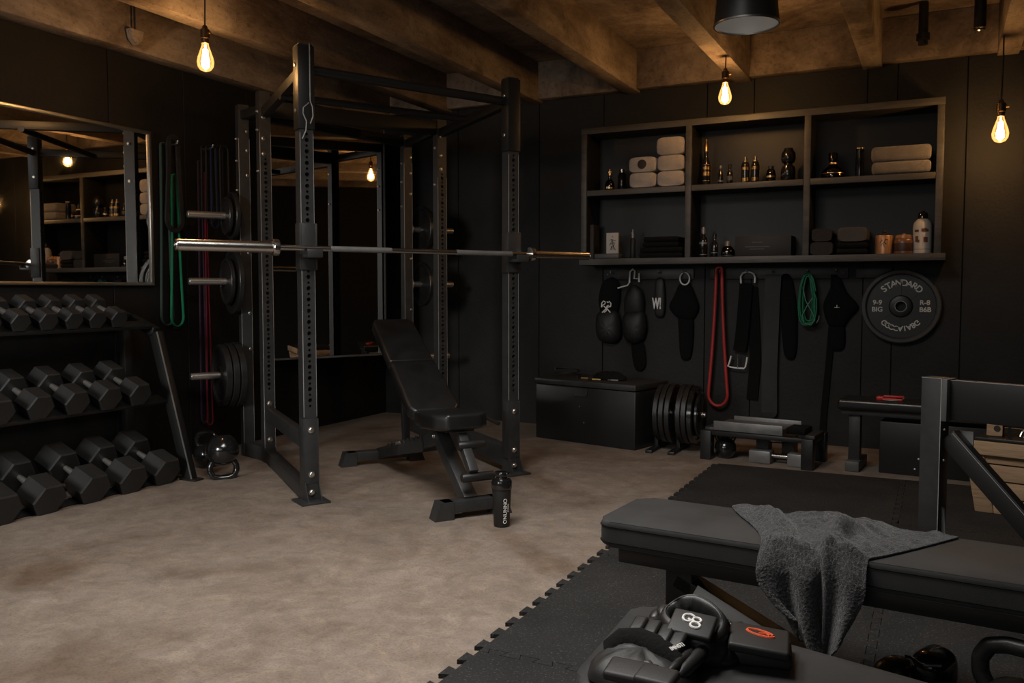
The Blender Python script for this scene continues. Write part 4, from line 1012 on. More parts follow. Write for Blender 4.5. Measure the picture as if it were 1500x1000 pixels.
# carabiner with its cord
def wpt(px, py, off): return onY(px, py, YB-off)
t = thing('carabiner', 'bright steel carabiner clipped over the left rail above the plain glove', 'carabiner', wpt(928, 400, .05))
B().tube([wpt(x, y, .055) for x, y in ((922, 413), (923, 398), (927, 394), (930, 397), (929, 408), (935, 408), (936, 400), (936, 413))], .0075, 8).build('clip', m_bright, t, world=True)
B().tube([wpt(x, y, .06) for x, y in ((923, 412), (919, 418), (911, 420), (905, 422))], .006, 8).build('tail', m_bright, t, world=True)
# small strap
t, mx, q = puff_thing('wrist_strap', 'narrow black strap with white letters hanging third on the left rail', 'strap', (966, 435), .03, [('strap', [(960, 406), (973, 406), (975, 440), (973, 465), (959, 465), (958, 440)], .022, m_nylon, 0)])
b = B(); c = ol([(964, 445)], q)[0]; b.text('W!', .095, mx @ M.Translation((c[0]-.004, c[1], .024)) @ M.Diagonal((.58, 1.25, 1, 1)), .0015, bold=.004); b.build('lettering', m_white, t, world=True)
# black cloth on a steel ring
t, mx, q = puff_thing('lifting_belt', 'black cloth belt bunched over a steel ring hook on the left rail', 'belt', (1003, 465), .03, [
    ('folds', [(996, 412), (1010, 412), (1018, 430), (1025, 450), (1018, 465), (1010, 470), (992, 466), (978, 450), (988, 432)], .05, m_cloth, 0),
    ('tail', [(992, 455), (1015, 455), (1016, 490), (1012, 528), (996, 528), (994, 490)], .03, m_cloth, -.008)])
B().tube([wpt(1003+7*math.cos(a), 408+9*math.sin(a), .055) for a in [2*PI*k/20 for k in range(20)]], .006, 8, closed=True).build('ring', m_bright, t, world=True)
# red band
c = wpt(1054, 400, .06); d_ = wpt(1052, 594, .06)
bo = band('resistance_band', m_red, 'Y', YB, .075, c.x, 1.318, d_.z, .045, .15, .03, .012, 'bright red resistance band loop hanging from the right hook rail', 'resistance band', None, skew=d_.x-c.x, rnd=.0125)
# weightlifting belt with ring and buckle
t = thing('weight_belt', 'black leather lifting belt with steel end loop and square buckle on the right rail', 'belt', wpt(1088, 470, .05))
pts = [wpt(1093, 414, .05), wpt(1091, 440, .055), wpt(1089, 465, .06), wpt(1086, 495, .058), wpt(1083, 514, .055)]
B().strip(pts, .098, .008, up=V((0, 1, 0))).build('belt', m_cloth, t, world=True)
B().strip([p+V((.0, .01, 0)) for p in [wpt(1101, 420, .03), wpt(1104, 470, .03), wpt(1106, 530, .03), wpt(1101, 585, .03)]], .085, .008, up=V((0, 1, 0))).build('belt_tail', m_cloth, t, world=True)
B().tube([wpt(x, y, .06) for x, y in ((1085.5, 415), (1085, 405), (1088, 400), (1092, 398.5), (1099, 398.5), (1104, 401), (1106, 406), (1105.5, 414))], .007, 8).build('steel_loop', m_bright, t, world=True)
bk = B().tube([wpt(x, y, .07) for x, y in ((1071, 521), (1069, 529), (1066.5, 536), (1070, 537.5), (1080, 539), (1090, 539.5), (1092, 537), (1093.5, 530), (1094.5, 523))], .0065, 8).build('buckle', m_bright, t, world=True)
B().cyl(wpt(1081, 519, .07), wpt(1080.5, 539, .075), .004, n=8).build('prong', m_bolt, bk, world=True)
# long leather straps
t = thing('leather_strap', 'long wide black leather strap hanging past the green cord coil', 'strap', wpt(1130, 500, .04))
B().strip([wpt(1133, 402, .08), wpt(1131, 440, .06), wpt(1129, 490, .055), wpt(1127, 545, .05), wpt(1127, 590, .05), wpt(1127, 604, .05)], .115, .007, up=V((0, 1, 0))).build('strap', m_leather2, t, world=True)
b = B(); b.lathe([(0, -.003), (.058, -.003), (.058, .003), (0, .003)], 26, M.Translation(wpt(1127, 602, .05)) @ M.Rotation(PI/2, 4, 'X')); b.build('strap_tip', m_leather, t, world=True)
t, mx, q = puff_thing('folded_wrap', 'black cloth wrap hanging between the leather strap and the green cord', 'wrap', (1152, 470), .022, [('wrap', [(1142, 400), (1160, 400), (1168, 450), (1168, 510), (1163, 528), (1148, 525), (1144, 470)], .03, m_cloth, 0)])
# green skipping cord coil
t = thing('jump_rope', 'green cord coiled in long loops on the right hook rail', 'rope', wpt(1183, 440, .06))
rnd = random.Random(4); b = B(); pts = []
for k in range(7):
    w0 = 10+rnd.uniform(-2, 5); top = 402+rnd.uniform(-1.5, 3); bot = 474+rnd.uniform(-6, 5); ox = rnd.uniform(-2.5, 2.5); off = .055+.008*k
    for j in range(20):
        a = 2*PI*j/20+PI/2*0
        pts.append(wpt(1183+ox+w0*math.copysign(abs(math.cos(a))**.7, math.cos(a))*(.85+.15*math.sin(a)), (top+bot)/2+(bot-top)/2*math.sin(a), off+.006*j/20))
b.tube(pts, .0058, 7); b.build('cord', m_green, t, world=True, smooth=60)
b = B(); b.tube([wpt(x, y, .12) for x, y in ((1176, 420), (1180, 440), (1190, 458), (1194, 468), (1188, 476), (1178, 474), (1175, 462), (1182, 448), (1190, 436))], .0035, 6); b.build('loose_end', mat('pale_green_cord', (.10, .30, .20), .6), t, world=True)
B().tube([wpt(x, y, .11) for x, y in ((1200, 462), (1199, 468), (1196, 473))], .005, 6).build('cord_end', m_silver, t, world=True)
# black knee sleeve with small white mark
t, mx, q = puff_thing('knee_sleeve', 'black flared cloth sleeve with a tiny white mark left of the lettered plate', 'sleeve', (1228, 450), .03, [
    ('sleeve', [(1222, 405), (1231, 405), (1240, 428), (1256, 444), (1258, 452), (1242, 468), (1236, 480), (1214, 480), (1207, 460), (1205, 445), (1215, 425)], .05, m_cloth, 0),
    ('tail', [(1212, 470), (1238, 470), (1238, 514), (1214, 514)], .028, m_cloth, -.01)])
b = B(); c = ol([(1227, 450)], q)[0]
for a in (0, PI/2, PI): b.bar(mx @ V((c[0], c[1], .054)), mx @ V((c[0]+.018*math.cos(a), c[1]+.018*math.sin(a), .052)), .004, .003)
b.build('white_mark', m_white, t, world=True)
t = thing('shadow_strap', 'long thin black strip for the shadow-like line below the sleeve hook', 'strap', wpt(1212, 560, .02))
B().strip([wpt(1222, 402, .03), wpt(1219, 470, .022), wpt(1213, 540, .02), wpt(1207, 600, .02), wpt(1203, 660, .02)], .045, .006, up=V((0, 1, 0))).build('strap', m_cloth, t, world=True)  # dark strip drawn for a shadow-like line running down the wall

# lettered plate on the wall
c = wpt(1319.5, 448.5, .035); r0 = .262
t = thing('weight_plate', 'large black weight plate lettered STANDARD hung on the back wall', 'weight plate', c)
mx = frame_mx(c, (1, 0, 0), (0, -1, 0))
b = B(); b.lathe([(.034, -.030), (r0-.004, -.030), (r0, -.026), (r0, .018), (r0-.006, .024), (r0-.024, .024), (r0-.032, .018), (r0-.036, -.004), (.080, -.004), (.074, .012), (.070, .014), (.034, .014), (.034, -.030)], 72, mx); b.build('disc', m_dark, t, world=True)
b = B(); b.lathe([(r0-.004, -.028), (r0+.002, -.024), (r0+.002, .020), (r0-.006, .0265), (r0-.026, .0265), (r0-.034, .020)], 72, mx); b.build('rim', mat('worn_black_iron', (.045, .043, .040), .5), t, world=True)
b = B()
for a in (90, 38, 142, 218, 270): b.bar(mx @ V((.080*math.cos(R(a)), .080*math.sin(R(a)), -.001)), mx @ V((.140*math.cos(R(a)), .140*math.sin(R(a)), -.001)), .004, .006, up=V((0, -1, 0)))
b.build('rib', m_dark, t, world=True)
B().lathe([(.034, .013), (.036, .0165), (.040, .0165), (.042, .013)], 36, mx).build('centre_ring', m_silver, t, world=True)
plm = mat('pale_raised_lettering', (.72, .69, .62), .6)
b = B()
for k, ch in enumerate('STANDARD'):
    a = R(133-k*86/7-.5); b.text(ch, .064, mx @ M.Translation((.166*math.cos(a), .166*math.sin(a)+.0, -.003)) @ M.Rotation(a-PI/2, 4, 'Z'), .003, bold=.0012)
b.build('lettering', plm, t, world=True); b = B()
for k, ch in enumerate('G8AIACOGG'[::-1]):
    a = R(228+k*84/8); b.text(ch, .052, mx @ M.Translation((.158*math.cos(a), .158*math.sin(a), -.003)) @ M.Rotation(a+PI/2, 4, 'Z') @ M.Diagonal((1, -1, 1, 1)), .003, bold=.0012)
b.build('lettering', plm, t, world=True)
for s_, x, y in (('9-9', -.155, .026), ('BIG', -.155, -.024), ('R-8', .155, .026), ('B6B', .158, -.024)):
    b = B(); b.text(s_, .047, mx @ M.Translation((x, y, -.003)), .003, bold=.0012); b.build('lettering', plm, t, world=True)

# ================================================================== FLOOR ALONG THE BACK WALL
A_, B_ = V((-2.832, 6.157, 0)), V((-1.946, 5.946, 0)); bw = (B_-A_).length; rzb = math.atan2(B_.y-A_.y, B_.x-A_.x); hb = .475; db = .46
ch = thing('storage_chest', 'low black storage chest on the floor below the left hook rail', 'chest', A_, rzb)
B().box((bw/2, db/2, (hb-.05)/2), (bw, db, hb-.05), bev=.006).build('body', m_dark, ch)
B().box((bw/2, db/2-.004, hb-.022), (bw+.012, db+.012, .044), bev=.006).build('lid', m_black, ch)
b = B(); b.prism([(-.07, .03), (.07, .03), (.065, -.02), (.05, -.032), (-.05, -.032), (-.065, -.02)], 0, .008, M.Translation((bw*.47, 0, hb-.085)) @ M.Rotation(PI/2, 4, 'X')); b.build('latch', m_black, ch)
b = B()
for x, z in ((.42, .28), (.46, .16)): b.lathe([(0, .004), (.006, .003), (.007, 0)], 10, M.Translation((x, 0, z)) @ M.Rotation(PI/2, 4, 'X'))
b.build('screw', m_grey, ch)
cb = ch.matrix_basis
t = thing('strap_bundle', 'dark strap bundle with brass edges lying on the storage chest', 'strap', cb @ V((.52, .18, hb)))
b = B(); b.puff([(-.13, -.05), (-.02, -.07), (.13, -.05), (.16, .02), (.08, .09), (-.06, .09), (-.14, .04)], .055, cb @ M.Translation((.54, .22, hb+.006)), wob=.15, back=.08); b.build('cloth', m_cloth, t, world=True)
for x0, x1, y in ((.34, .42, .10), (.44, .55, .08), (.60, .68, .12)): B().tube([cb @ V((x0, y, hb+.008)), cb @ V(((x0+x1)/2, y-.02, hb+.012)), cb @ V((x1, y+.01, hb+.010))], .007, 6).build('buckle', m_gold if x0 < .5 else m_silver, t, world=True)
t = thing('exercise_band', 'thin dark cable coil at the left edge of the storage chest lid', 'cable', cb @ V((.12, .2, hb)))
B().tube([cb @ V((.16+.10*math.cos(a), .2+.10*math.sin(a), hb+.009+.002*k)) for k, a in enumerate([2*PI*j/18 for j in range(30)])][:30], .007, 6).build('coil', m_nylon, t, world=True)

# plates stored on a low bar beside the chest
Xc = -1.60; yc = 6.12; zc = .268
pt = thing('plate_stand', 'low black stand with a steel bar holding plates beside the chest', 'plate stand', (Xc, yc, 0))
B().cyl((-1.84, yc, zc), (-1.475, yc, zc), .022, n=20).build('bar', m_chrome, pt, world=True)
b = B()
for x in (-1.83, -1.668): b.bar((x, yc, 0.012), (x, yc, zc-.02), .03, .06, .003, up=V((0, 1, 0))); b.box((x, yc, .011), (.05, .44, .022), bev=.004)
b.bar((-1.84, yc+.16, .03), (-1.50, yc+.16, .03), .05, .03, .003); b.build('frame', m_dark, pt, world=True)
gp = 'black plates stored on the low stand beside the chest'
for k, (x, r) in enumerate(((-1.795, .205), (-1.751, .212), (-1.707, .215), (-1.628, .215), (-1.588, .215), (-1.548, .21), (-1.514, .16))):
    plate_on((x, yc, zc), (1, 0, 0), r, .036 if k < 6 else .024, ('first thick plate on the low stand, next to the chest', 'second thick plate on the low stand from the chest', 'third thick plate on the low stand, before the gap', 'fourth plate on the low stand, just after the gap', 'fifth plate on the low stand from the chest', 'sixth plate on the low stand, behind the small end plate', 'smallest plate at the open end of the low stand')[k], gp, m_gloss if k > 4 else m_iron)

# low step frame
a, c = V((-1.45, 5.86, 0)), V((-.70, 5.775, 0)); d_ = (c-a); L = d_.length; rzs = math.atan2(d_.y, d_.x)
st = thing('step_frame', 'low black steel frame stand on the mat edge under the hanging belts', 'stand', a, rzs)
for x in (0, L-.075):
    for y in (0, .34): B().box((x+.037, y+.037, .1), (.075, .075, .2), bev=.004).build('leg', m_dark, st)
for x in (0, L-.075): B().box((x+.037, .205, .19), (.06, .26, .05), bev=.003).build('end_rail', m_black, st)
for y in (.037, .377): B().box((L/2, y, .185), (L-.15, .05, .03), bev=.003).build('side_rail', m_dark, st)
sb = st.matrix_basis
pf = thing('slide_board', 'grey steel edged platform lying on the low frame stand', 'platform', sb @ V((.33, .2, .2)))
b = B(); b.box((.315, .20, .2225), (.46, .30, .035), sb, .003); b.build('deck', m_grey, pf, world=True)
for y in (.045, .345): B().box((.315 if y < .2 else .36, y, .235), (.47, .018, .064), sb, .003).build('edge_rail', m_silver, pf, world=True)
tag(B().box((.60, .26, .2225), (.13, .20, .040), sb, .012).build('folded_cloth', m_cloth, None, world=True, loc=sb @ V((.60, .26, .203))), 'black folded cloth lying on the low frame beside the grey platform', 'cloth')
def block_bell(p, rz, L, hw, hh, hd, label, m):
    t = thing('block_dumbbell', label, 'dumbbell', p, rz, 'block dumbbells under the low frame stand')
    for s_ in (-1, 1): B().box((s_*(L/2-hw/2), 0, hh/2), (hw, hd, hh), bev=.008).build('head', m, t)
    B().cyl((-L/2+hw-.003, 0, hh*.62), (L/2-hw+.003, 0, hh*.62), .014, n=16).build('handle', m_chrome, t)
q = onz(1142, 681); block_bell((q.x, q.y+.03, .001), rzs, .40, .145, .085, .10, 'grey block dumbbell lying in front under the low frame stand', m_silver)
q = onz(1130, 668); block_bell((q.x+.02, q.y+.10, .001), rzs, .27, .09, .145, .10, 'taller grey block dumbbell behind the front one under the low frame', m_grey)
q = onz(1060, 672); kettlebell(q+V((0, .05, 0)), .075, 'small glossy black kettlebell in the shade under the low frame stand', 0, 0, R(15), lift=.07)

# bench against the back wall
bb_ = thing('flat_bench', 'small black flat bench against the back wall below the lettered plate', 'bench', (-.1, 5.99, 0), R(-5))
b = B(); s2 = B()
pad(b, [(-.46, -.15), (.62, -.15), (.62, .15), (-.46, .15)], .065, M.Translation((0, 0, .395)), .018); b.build('pad', m_leather, bb_, smooth=50)
B().box((.08, 0, .378), (1.04, .24, .034), bev=.003).build('frame', m_black, bb_)
for x in (-.36, .52):
    B().box((x, -.06, .215), (.07, .07, .30), bev=.004).build('leg', m_black, bb_); B().box((x, 0.0, .034), (.085, .32, .066), bev=.006).build('foot', m_grey, bb_)
bbm = bb_.matrix_basis
t = thing('storage_box', 'black box with two bright studs added to fill the dark under the back bench', 'box', bbm @ V((.10, .02, 0)))
B().box((.10, .03, .165), (.62, .24, .33), bbm, .006).build('body', m_gun, t, world=True)  # body added to keep the space under the bench dark
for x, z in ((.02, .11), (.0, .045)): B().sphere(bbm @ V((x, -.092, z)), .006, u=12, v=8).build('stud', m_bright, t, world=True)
t = thing('hand_gripper', 'bright red plastic clip with steel tip lying on the back bench', 'clip', bbm @ V((-.20, -.02, .46)))
o_ = bbm @ M.Translation((-.215, -.05, .4605))
B().box((0, 0, .012), (.045, .05, .024), o_, .006).build('jaw', m_redp, t, world=True)
for y, z, a_ in ((-.02, .010, -6), (.022, .022, 5)): B().box((.075, 0, 0), (.12, .018, .014), o_ @ M.Translation((0, y, z)) @ M.Rotation(R(a_), 4, 'Z'), .004).build('arm', m_redp, t, world=True)
B().tube([o_ @ V(p) for p in ((.02, -.035, .006), (.08, -.045, .006), (.125, -.035, .008), (.14, .0, .02))], .004, 6).build('spring', m_silver, t, world=True)
# ================================================================== UPRIGHT STAND BEHIND THE NEAR BENCH
ps = thing('rig_stand', 'black square post with wide crossbeam and diagonal brace behind the near bench', 'stand', (-.002, 3.775, 0), R(-24))
B().box((0, 0, .41), (.078, .078, .818), bev=.004).build('post', m_black, ps)
b = B(); b.box((.49, .012, .735), (.90, .05, .155), bev=.004); b.build('crossbeam', m_gun, ps)
B().bar((.062, -.0125, .8125), (.94, -.0125, .8125), .002, .002).build('worn_edge_glint', m_worn_glint, ps)  # pale strip: wear plus the lit line along the beam top
B().bar((.0385, -.0385, .03), (.0385, -.0385, .818), .0024, .0024).build('worn_edge_glint', m_worn_glint, ps)
B().bar((-.038, -.0385, .8185), (.038, -.0385, .8185), .002, .002).build('worn_edge_glint', m_worn_glint, ps)
B().box((.051, 0, .735), (.022, .085, .165), bev=.003).build('beam_plate', m_grey, ps)
B().bar((.05, .012, .590), (.60, .012, .03), .05, .075, .004).build('brace', m_gun, ps)
B().bar((.075, -.0132, .606), (.615, -.0132, .056), .002, .002).build('worn_edge_glint', m_worn_glint, ps)
B().box((.095, .045, .575), (.07, .008, .075), bev=.002).build('brace_plate', m_silver, ps)
b = B(); b.prism([(.039, .0), (.075, .0), (.047, .30), (.039, .31)], -.006, .006, M.Rotation(PI/2, 4, 'X')); b.build('gusset', m_silver, ps)
B().box((.32, 0, .02), (.75, .078, .04), bev=.004).build('base_rail', m_dark, ps)
b = B(); b.box((0, 0, .006), (.11, .5, .012), bev=.003); b.build('foot_plate', m_dark, ps)
for z in (.62, .50): bolt(ps, ps.matrix_basis @ V((.052, -.030, z)), ps.matrix_basis.to_3x3() @ V((.3, -1, 0)), .0035)

# wooden crate with odds and ends
cr = thing('wooden_crate', 'pale pine crate standing in the corner behind the diagonal brace', 'crate', (.575, 5.20, 0), R(-14))
def cp(x, y, z): return V((x*(1-.16*(1-z/.375)), y*(1-.16*(1-z/.375)), z))
HW, HD, CHT = .36, .26, .375
rows = 4
for sy in (-1, 1):
    for k in range(rows):
        z0 = .012+k*.088; b = B(); a = cp(-HW, sy*HD, z0+.040); c = cp(HW, sy*HD, z0+.040)
        b.bar(a, c, .018, .081, .004); b.build('side_board', m_crate, cr)
for sx_ in (-1, 1):
    for k in range(rows):
        z0 = .012+k*.088; a = cp(sx_*HW, -HD, z0+.040); c = cp(sx_*HW, HD, z0+.040); B().bar(a, c, .018, .081, .004).build('end_board', m_crate, cr)
    for sy in (-1, 1): B().bar(cp(sx_*(HW-.02), sy*(HD+.016), .01), cp(sx_*(HW-.02), sy*(HD+.016), CHT), .085, .014, .003, up=V((0, 1, 0))).build('corner_batten', m_crate, cr)
for sy in (-1, 1): B().bar(cp(-HW-.01, sy*(HD+.03), CHT-.02), cp(HW+.01, sy*(HD+.03), CHT-.02), .012, .07, .003).build('top_rail', m_crate, cr)
B().box((0, 0, .03), (HW*1.6, HD*1.6, .02)).build('bottom', m_crate, cr)
cm = cr.matrix_basis
t = thing('tray', 'flat black tray lying across the top of the pine crate', 'tray', cm @ V((0, 0, CHT+.02)))
B().box((0, 0, CHT+.012), (HW*1.92, HD*1.7, .022), cm, .004).build('tray', m_dark, t, world=True)
zt = CHT+.024
t = thing('wood_block', 'small pine block with a dark hole on the crate, at its left end', 'block', cm @ V((-.27, -.10, zt)))
B().box((-.27, -.12, zt+.041), (.075, .05, .08), cm, .004).build('block', m_crate, t, world=True)
B().cyl(cm @ V((-.258, -.148, zt+.042)), cm @ V((-.258, -.138, zt+.042)), .016, n=14).build('hole', m_ink, t, world=True)
tag(B().bar(cm @ V((-.205, -.12, zt+.001)), cm @ V((-.205, -.12, zt+.125)), .014, .014).build('peg', m_dark, None, world=True, loc=cm @ V((-.205, -.12, zt))), 'thin dark upright peg beside the pine block on the crate', 'peg')
gcl = 'steel clips piled on the crate tray'
for k, (x, y, r, s_) in enumerate(((-.10, -.12, .055, .9), (.01, -.14, .035, 1.4), (.10, -.12, .04, 1.0), (.2, -.1, .04, .8))):
    t = thing('cable_clip', ('large arched steel clip on the crate tray next to the thin peg', 'small steel clip in the middle of the crate tray', 'steel clip on the crate tray right of the middle one', 'steel clip at the far right of the crate tray')[k], 'clip', cm @ V((x, y, zt)), 0, gcl)
    pts = [cm @ V((x-r*math.cos(a), y+.01*math.sin(2*a), zt+.006+r*s_*math.sin(a))) for a in [PI*j/12 for j in range(13)]]
    B().tube(pts, .006, 7).build('arch', m_chrome, t, world=True)
    B().tube([cm @ V((x-r*.7, y-.02, zt+.007)), cm @ V((x+r*.2, y-.03, zt+.02)), cm @ V((x+r, y-.02, zt+.008))], .006, 7).build('pin', m_silver, t, world=True)
    B().lathe([(0, 0), (.03, 0), (.034, .012), (.03, .035), (.012, .045), (0, .045)], 16, cm @ M.Translation((x+.01, y+.05, zt+.001))).build('grip', m_dark, t, world=True)
tag(B().strip([cm @ V((.13, -.19, zt+.008)), cm @ V((.2, -.195, zt+.012)), cm @ V((.28, -.19, zt+.008))], .03, .010).build('blue_strap', m_blue, None, world=True, loc=cm @ V((.2, -.19, zt))), 'short dark blue strap at the front edge of the crate tray', 'strap')

# ================================================================== NEAR FLAT BENCH WITH TOWEL
nb = thing('flat_bench', 'long black padded flat bench across the foreground with a grey towel draped over', 'bench', (-.922, 2.448, 0), R(-5.2))
NZ, NWD, NL = .46, .355, 1.75
b = B()
def rrect(x0, x1, y0, y1, r, n=5):
    out = []
    for cx_, cy_, a0 in ((x0+r, y0+r, PI), (x1-r, y0+r, 1.5*PI), (x1-r, y1-r, 0), (x0+r, y1-r, PI/2)):
        for k in range(n+1): a = a0+PI/2*k/n; out.append((cx_+r*math.cos(a), cy_+r*math.sin(a)))
    return out
s_ = B(); s_.prism(rrect(0, NL, 0, NWD, .045), 0, .078)
te = [e for e in s_.bm.edges if abs(e.verts[0].co.z-e.verts[1].co.z) < 1e-6]
bmesh.ops.bevel(s_.bm, geom=te, offset=.014, segments=4, profile=.5, affect='EDGES')
s_.bm.transform(M.Translation((0, 0, NZ-.078)))
s_.build('pad', m_leather2, nb, smooth=60)
pad_o = kids(nb)[0]
for z in (NZ-.016, NZ-.064):
    pts = [(x, y, z) for x, y in rrect(-.001, NL+.001, -.001, NWD+.001, .045)]
    B().tube(pts, .0018, 6, closed=True).build('piping', m_cloth, pad_o, smooth=60)
B().box((.06+(NL-.12)/2, NWD/2, NZ-.078-.026), (NL-.12, NWD-.06, .052), bev=.004).build('under_board', m_dark, nb)
for x in (.215, 1.40):
    B().box((x, NWD/2, (NZ-.13)/2+.02), (.085, .085, NZ-.13-.04), bev=.004).build('leg', m_dark, nb)
    B().box((x, NWD/2, .021), (.09, .42, .04), bev=.005).build('foot', m_dark, nb)
b = B(); b.bar((.20, NWD/2, .268), (.64, NWD/2, .075), .085, .045, .004); b.build('diagonal_brace', m_gun, nb)
dv = (V((.64, 0, .075))-V((.20, 0, .268))).normalized(); nv = V((-dv.z, 0, dv.x)); nv = nv if nv.z > 0 else -nv
nf = (nv*.40+V((0, -1, 0))*.92).normalized(); off = nv*.004+V((0, -.054, 0))
b = B(); b.bar(V((.270, NWD/2, .248))+off, V((.474, NWD/2, .158))+off, .037, .004, .0015, up=nf); b.build('brace_plate', m_lightplate, nb)
B().bar((.60, NWD/2, .045), (1.4, NWD/2, .045), .06, .05, .004).build('base_rail', m_dark, nb)

def draped_towel():
    """grey towel: crumpled across the pad, then hanging over the front edge in folds"""
    NU, NT = 90, 110
    b = B(); bm = b.bm; uvl = bm.loops.layers.uv.new('UVMap')
    from mathutils import noise
    grid = []
    # boundaries on top, in bench coordinates (x along, y across: 0 front, NWD back)
    def left(v): return lerp(.505, .325, v)+.014*math.sin(v*5.0)
    def right(v): return lerp(.775, .965, v**.9)
    LIP = .30          # share of the strip lying before the lip
    for i in range(NT+1):
        t = i/NT; row = []
        for j in range(NU+1):
            s = j/NU
            if t < .50:
                v = 1-t/.50; y = lerp(-.004, NWD-.004, v)
                x = lerp(left(v), right(v), s)
                e = min(1, s*8, (1-s)*14)
                w1 = math.sin(9.5*s+2.2*v+.8)*.5+.5; w2 = math.sin(17*s-5.5*v+1.1)*.5+.5
                amp = .5+.5*(1-v)
                h = .006+e*(.022*w1*amp+.012*w2*amp)
                # rolled left hem, ridge running from the back left to the lip, flat far tip
                h += .042*math.exp(-((s-.10-.16*(1-v))/.07)**2)*(.30+.70*min(1, v*1.6))*(1-.75*v**4)-.012*math.exp(-((s-.26-.1*(1-v))/.05)**2)*v
                h += .036*math.exp(-((s-.50-.14*(1-v))/.055)**2)*(.25+.75*(1-v))+.020*math.exp(-((s-.72+.2*(1-v))/.05)**2)*(1-abs(2*v-1))
                h *= 1-.78*max(0, (s-.62)/.38)*v
                h += e*(.012*noise.noise(V((x*14, y*14, 1.7)))+.007*noise.noise(V((x*36, y*36, 5.7))))
                p = V((x, y, NZ+max(.004, h)))
                top_h = p.z
            else:
                q = (t-.50)/.50                                  # 0 at the lip, 1 at the bottom hem
                drop = .262*q
                # a tip in the left half, a longer one right of the middle
                leng = .80+.14*math.exp(-((s-.38)/.12)**2)+.26*math.exp(-((s-.74)/.10)**2)-.34*max(0, (s-.84)/.16)**1.5-.26*max(0, (.25-s)/.25)
                z = -drop*leng
                x0 = lerp(.503, .595, q**2.0)-.012*math.sin(PI*q); x1 = lerp(.778, .728, q**1.6)+.010*math.sin(PI*q)
                x = lerp(x0, x1, s)+.010*math.sin(2*PI*2.2*s+1)*q
                lip = math.exp(-(q/.10)**2)
                f = .016*math.sin(2*PI*2.35*s+.5)+.007*math.sin(2*PI*4.6*s+2.0)
                gap = -.060*math.exp(-((s-.58)/.05)**2)*min(1, q*1.6)    # deep fold right of the middle
                yy = -.020-.018*min(1, q*6)+(-f)*min(1, .15+q*1.4)-gap
                h = .006+(.022*(math.sin(9.5*s+.8)*.5+.5)+.012*(math.sin(17*s+1.1)*.5+.5))*min(1, s*8, (1-s)*14)+.03*math.exp(-((s-.62)/.06)**2)+.014*math.exp(-((s-.33)/.075)**2)
                zt = NZ+h
                a = min(1, q/.14)*PI/2
                yr = lerp(-.004, yy, math.sin(a)); zr = zt-.012-.03*(1-math.cos(a)) if q < .14 else zt-.042
                p = V((x, min(yr, -.006), zr+z+.006*noise.noise(V((x*20, z*18, 4.0)))*q))
            row.append(bm.verts.new(p))
        grid.append(row)
    for i in range(NT):
        for j in range(NU):
            f = bm.faces.new((grid[i][j], grid[i][j+1], grid[i+1][j+1], grid[i+1][j]))
            for lp, (ii, jj) in zip(f.loops, ((i, j), (i, j+1), (i+1, j+1), (i+1, j))): lp[uvl].uv = (jj/NU*.62, ii/NT)
    bm.normal_update()
    o = b.build('draped_towel', m_greytowel, None, loc=(-.922, 2.448, 0), rz=R(-5.2), smooth=80)
    so = o.modifiers.new('thickness', 'SOLIDIFY'); so.thickness = .006; so.offset = 0
    su = o.modifiers.new('smooth', 'SUBSURF'); su.levels = 1; su.render_levels = 1
    tx = bpy.data.textures.new('terry_pile', 'CLOUDS'); tx.noise_scale = .006; tx.noise_depth = 2
    dm = o.modifiers.new('pile', 'DISPLACE'); dm.texture = tx; dm.strength = .004; dm.mid_level = .5
    return tag(o, 'grey textured towel crumpled over the near bench and hanging down its front', 'towel')
draped_towel()

# ================================================================== PADDED BENCH AT THE BOTTOM EDGE, WITH GLOVES
fb = thing('padded_bench', 'charcoal padded bench top at the bottom edge under the black gloves', 'bench', (-.60, 1.862, 0), R(-15))
s_ = B(); s_.prism([(x+max(0, (.3-x)/.3)*(-y)*.30, y) for x, y in rrect(0, .95, -.42, 0, .05)], 0, .075)
te = [e for e in s_.bm.edges if abs(e.verts[0].co.z-e.verts[1].co.z) < 1e-6]
bmesh.ops.bevel(s_.bm, geom=te, offset=.012, segments=4, profile=.5, affect='EDGES')
s_.bm.transform(M.Translation((0, 0, .375))); s_.build('pad', m_leather2, fb, smooth=60)
B().box((.50, -.21, .35), (.78, .34, .05), bev=.004).build('under_board', m_dark, fb)
for x in (.12, .83):
    B().box((x, -.21, .165), (.08, .08, .33), bev=.004).build('leg', m_dark, fb); B().box((x, -.21, .02), (.09, .36, .038), bev=.004).build('foot', m_dark, fb)
PZ = .451
def gp_(px, py, h):
    return onz(px, py, PZ+h)
EX, EY = RT.copy(), V((FW.x, FW.y, 0)).normalized()
def fr_(px, py, h, tilt=0, roll=0, yaw=0):
    """frame at a spot above the pad: x to the right, y away, z up, then turned"""
    return frame_mx(gp_(px, py, h), EX, (0, 0, 1)) @ M.Rotation(R(yaw), 4, 'Z') @ M.Rotation(R(tilt), 4, 'X') @ M.Rotation(R(roll), 4, 'Y')
def rbox(b, mx, size, bev): return b.box((0, 0, 0), size, mx, bev, 4)
g = thing('training_glove', 'black padded training glove with white emblem on its cuff flap, on the nearest pad', 'glove', gp_(975, 965, 0))
m_gl = mat('glove_leather', (.0105, .0105, .0105), .44, col2=(.018, .018, .018), scale=14, bump=.06, bscale=200, rvar=.06)
def gpts(l): return [gp_(x, y, h) for x, y, h in l]
b = B(); b.puff([(-.115, -.06), (-.10, -.11), (.0, -.13), (.07, -.11), (.085, -.03), (.06, .05), (.0, .075), (-.07, .06), (-.11, .01)], .044, fr_(962, 976, .006, 0, 0, -24), wob=.07, back=.13); b.build('palm_body', m_nylon, g, world=True, smooth=60)
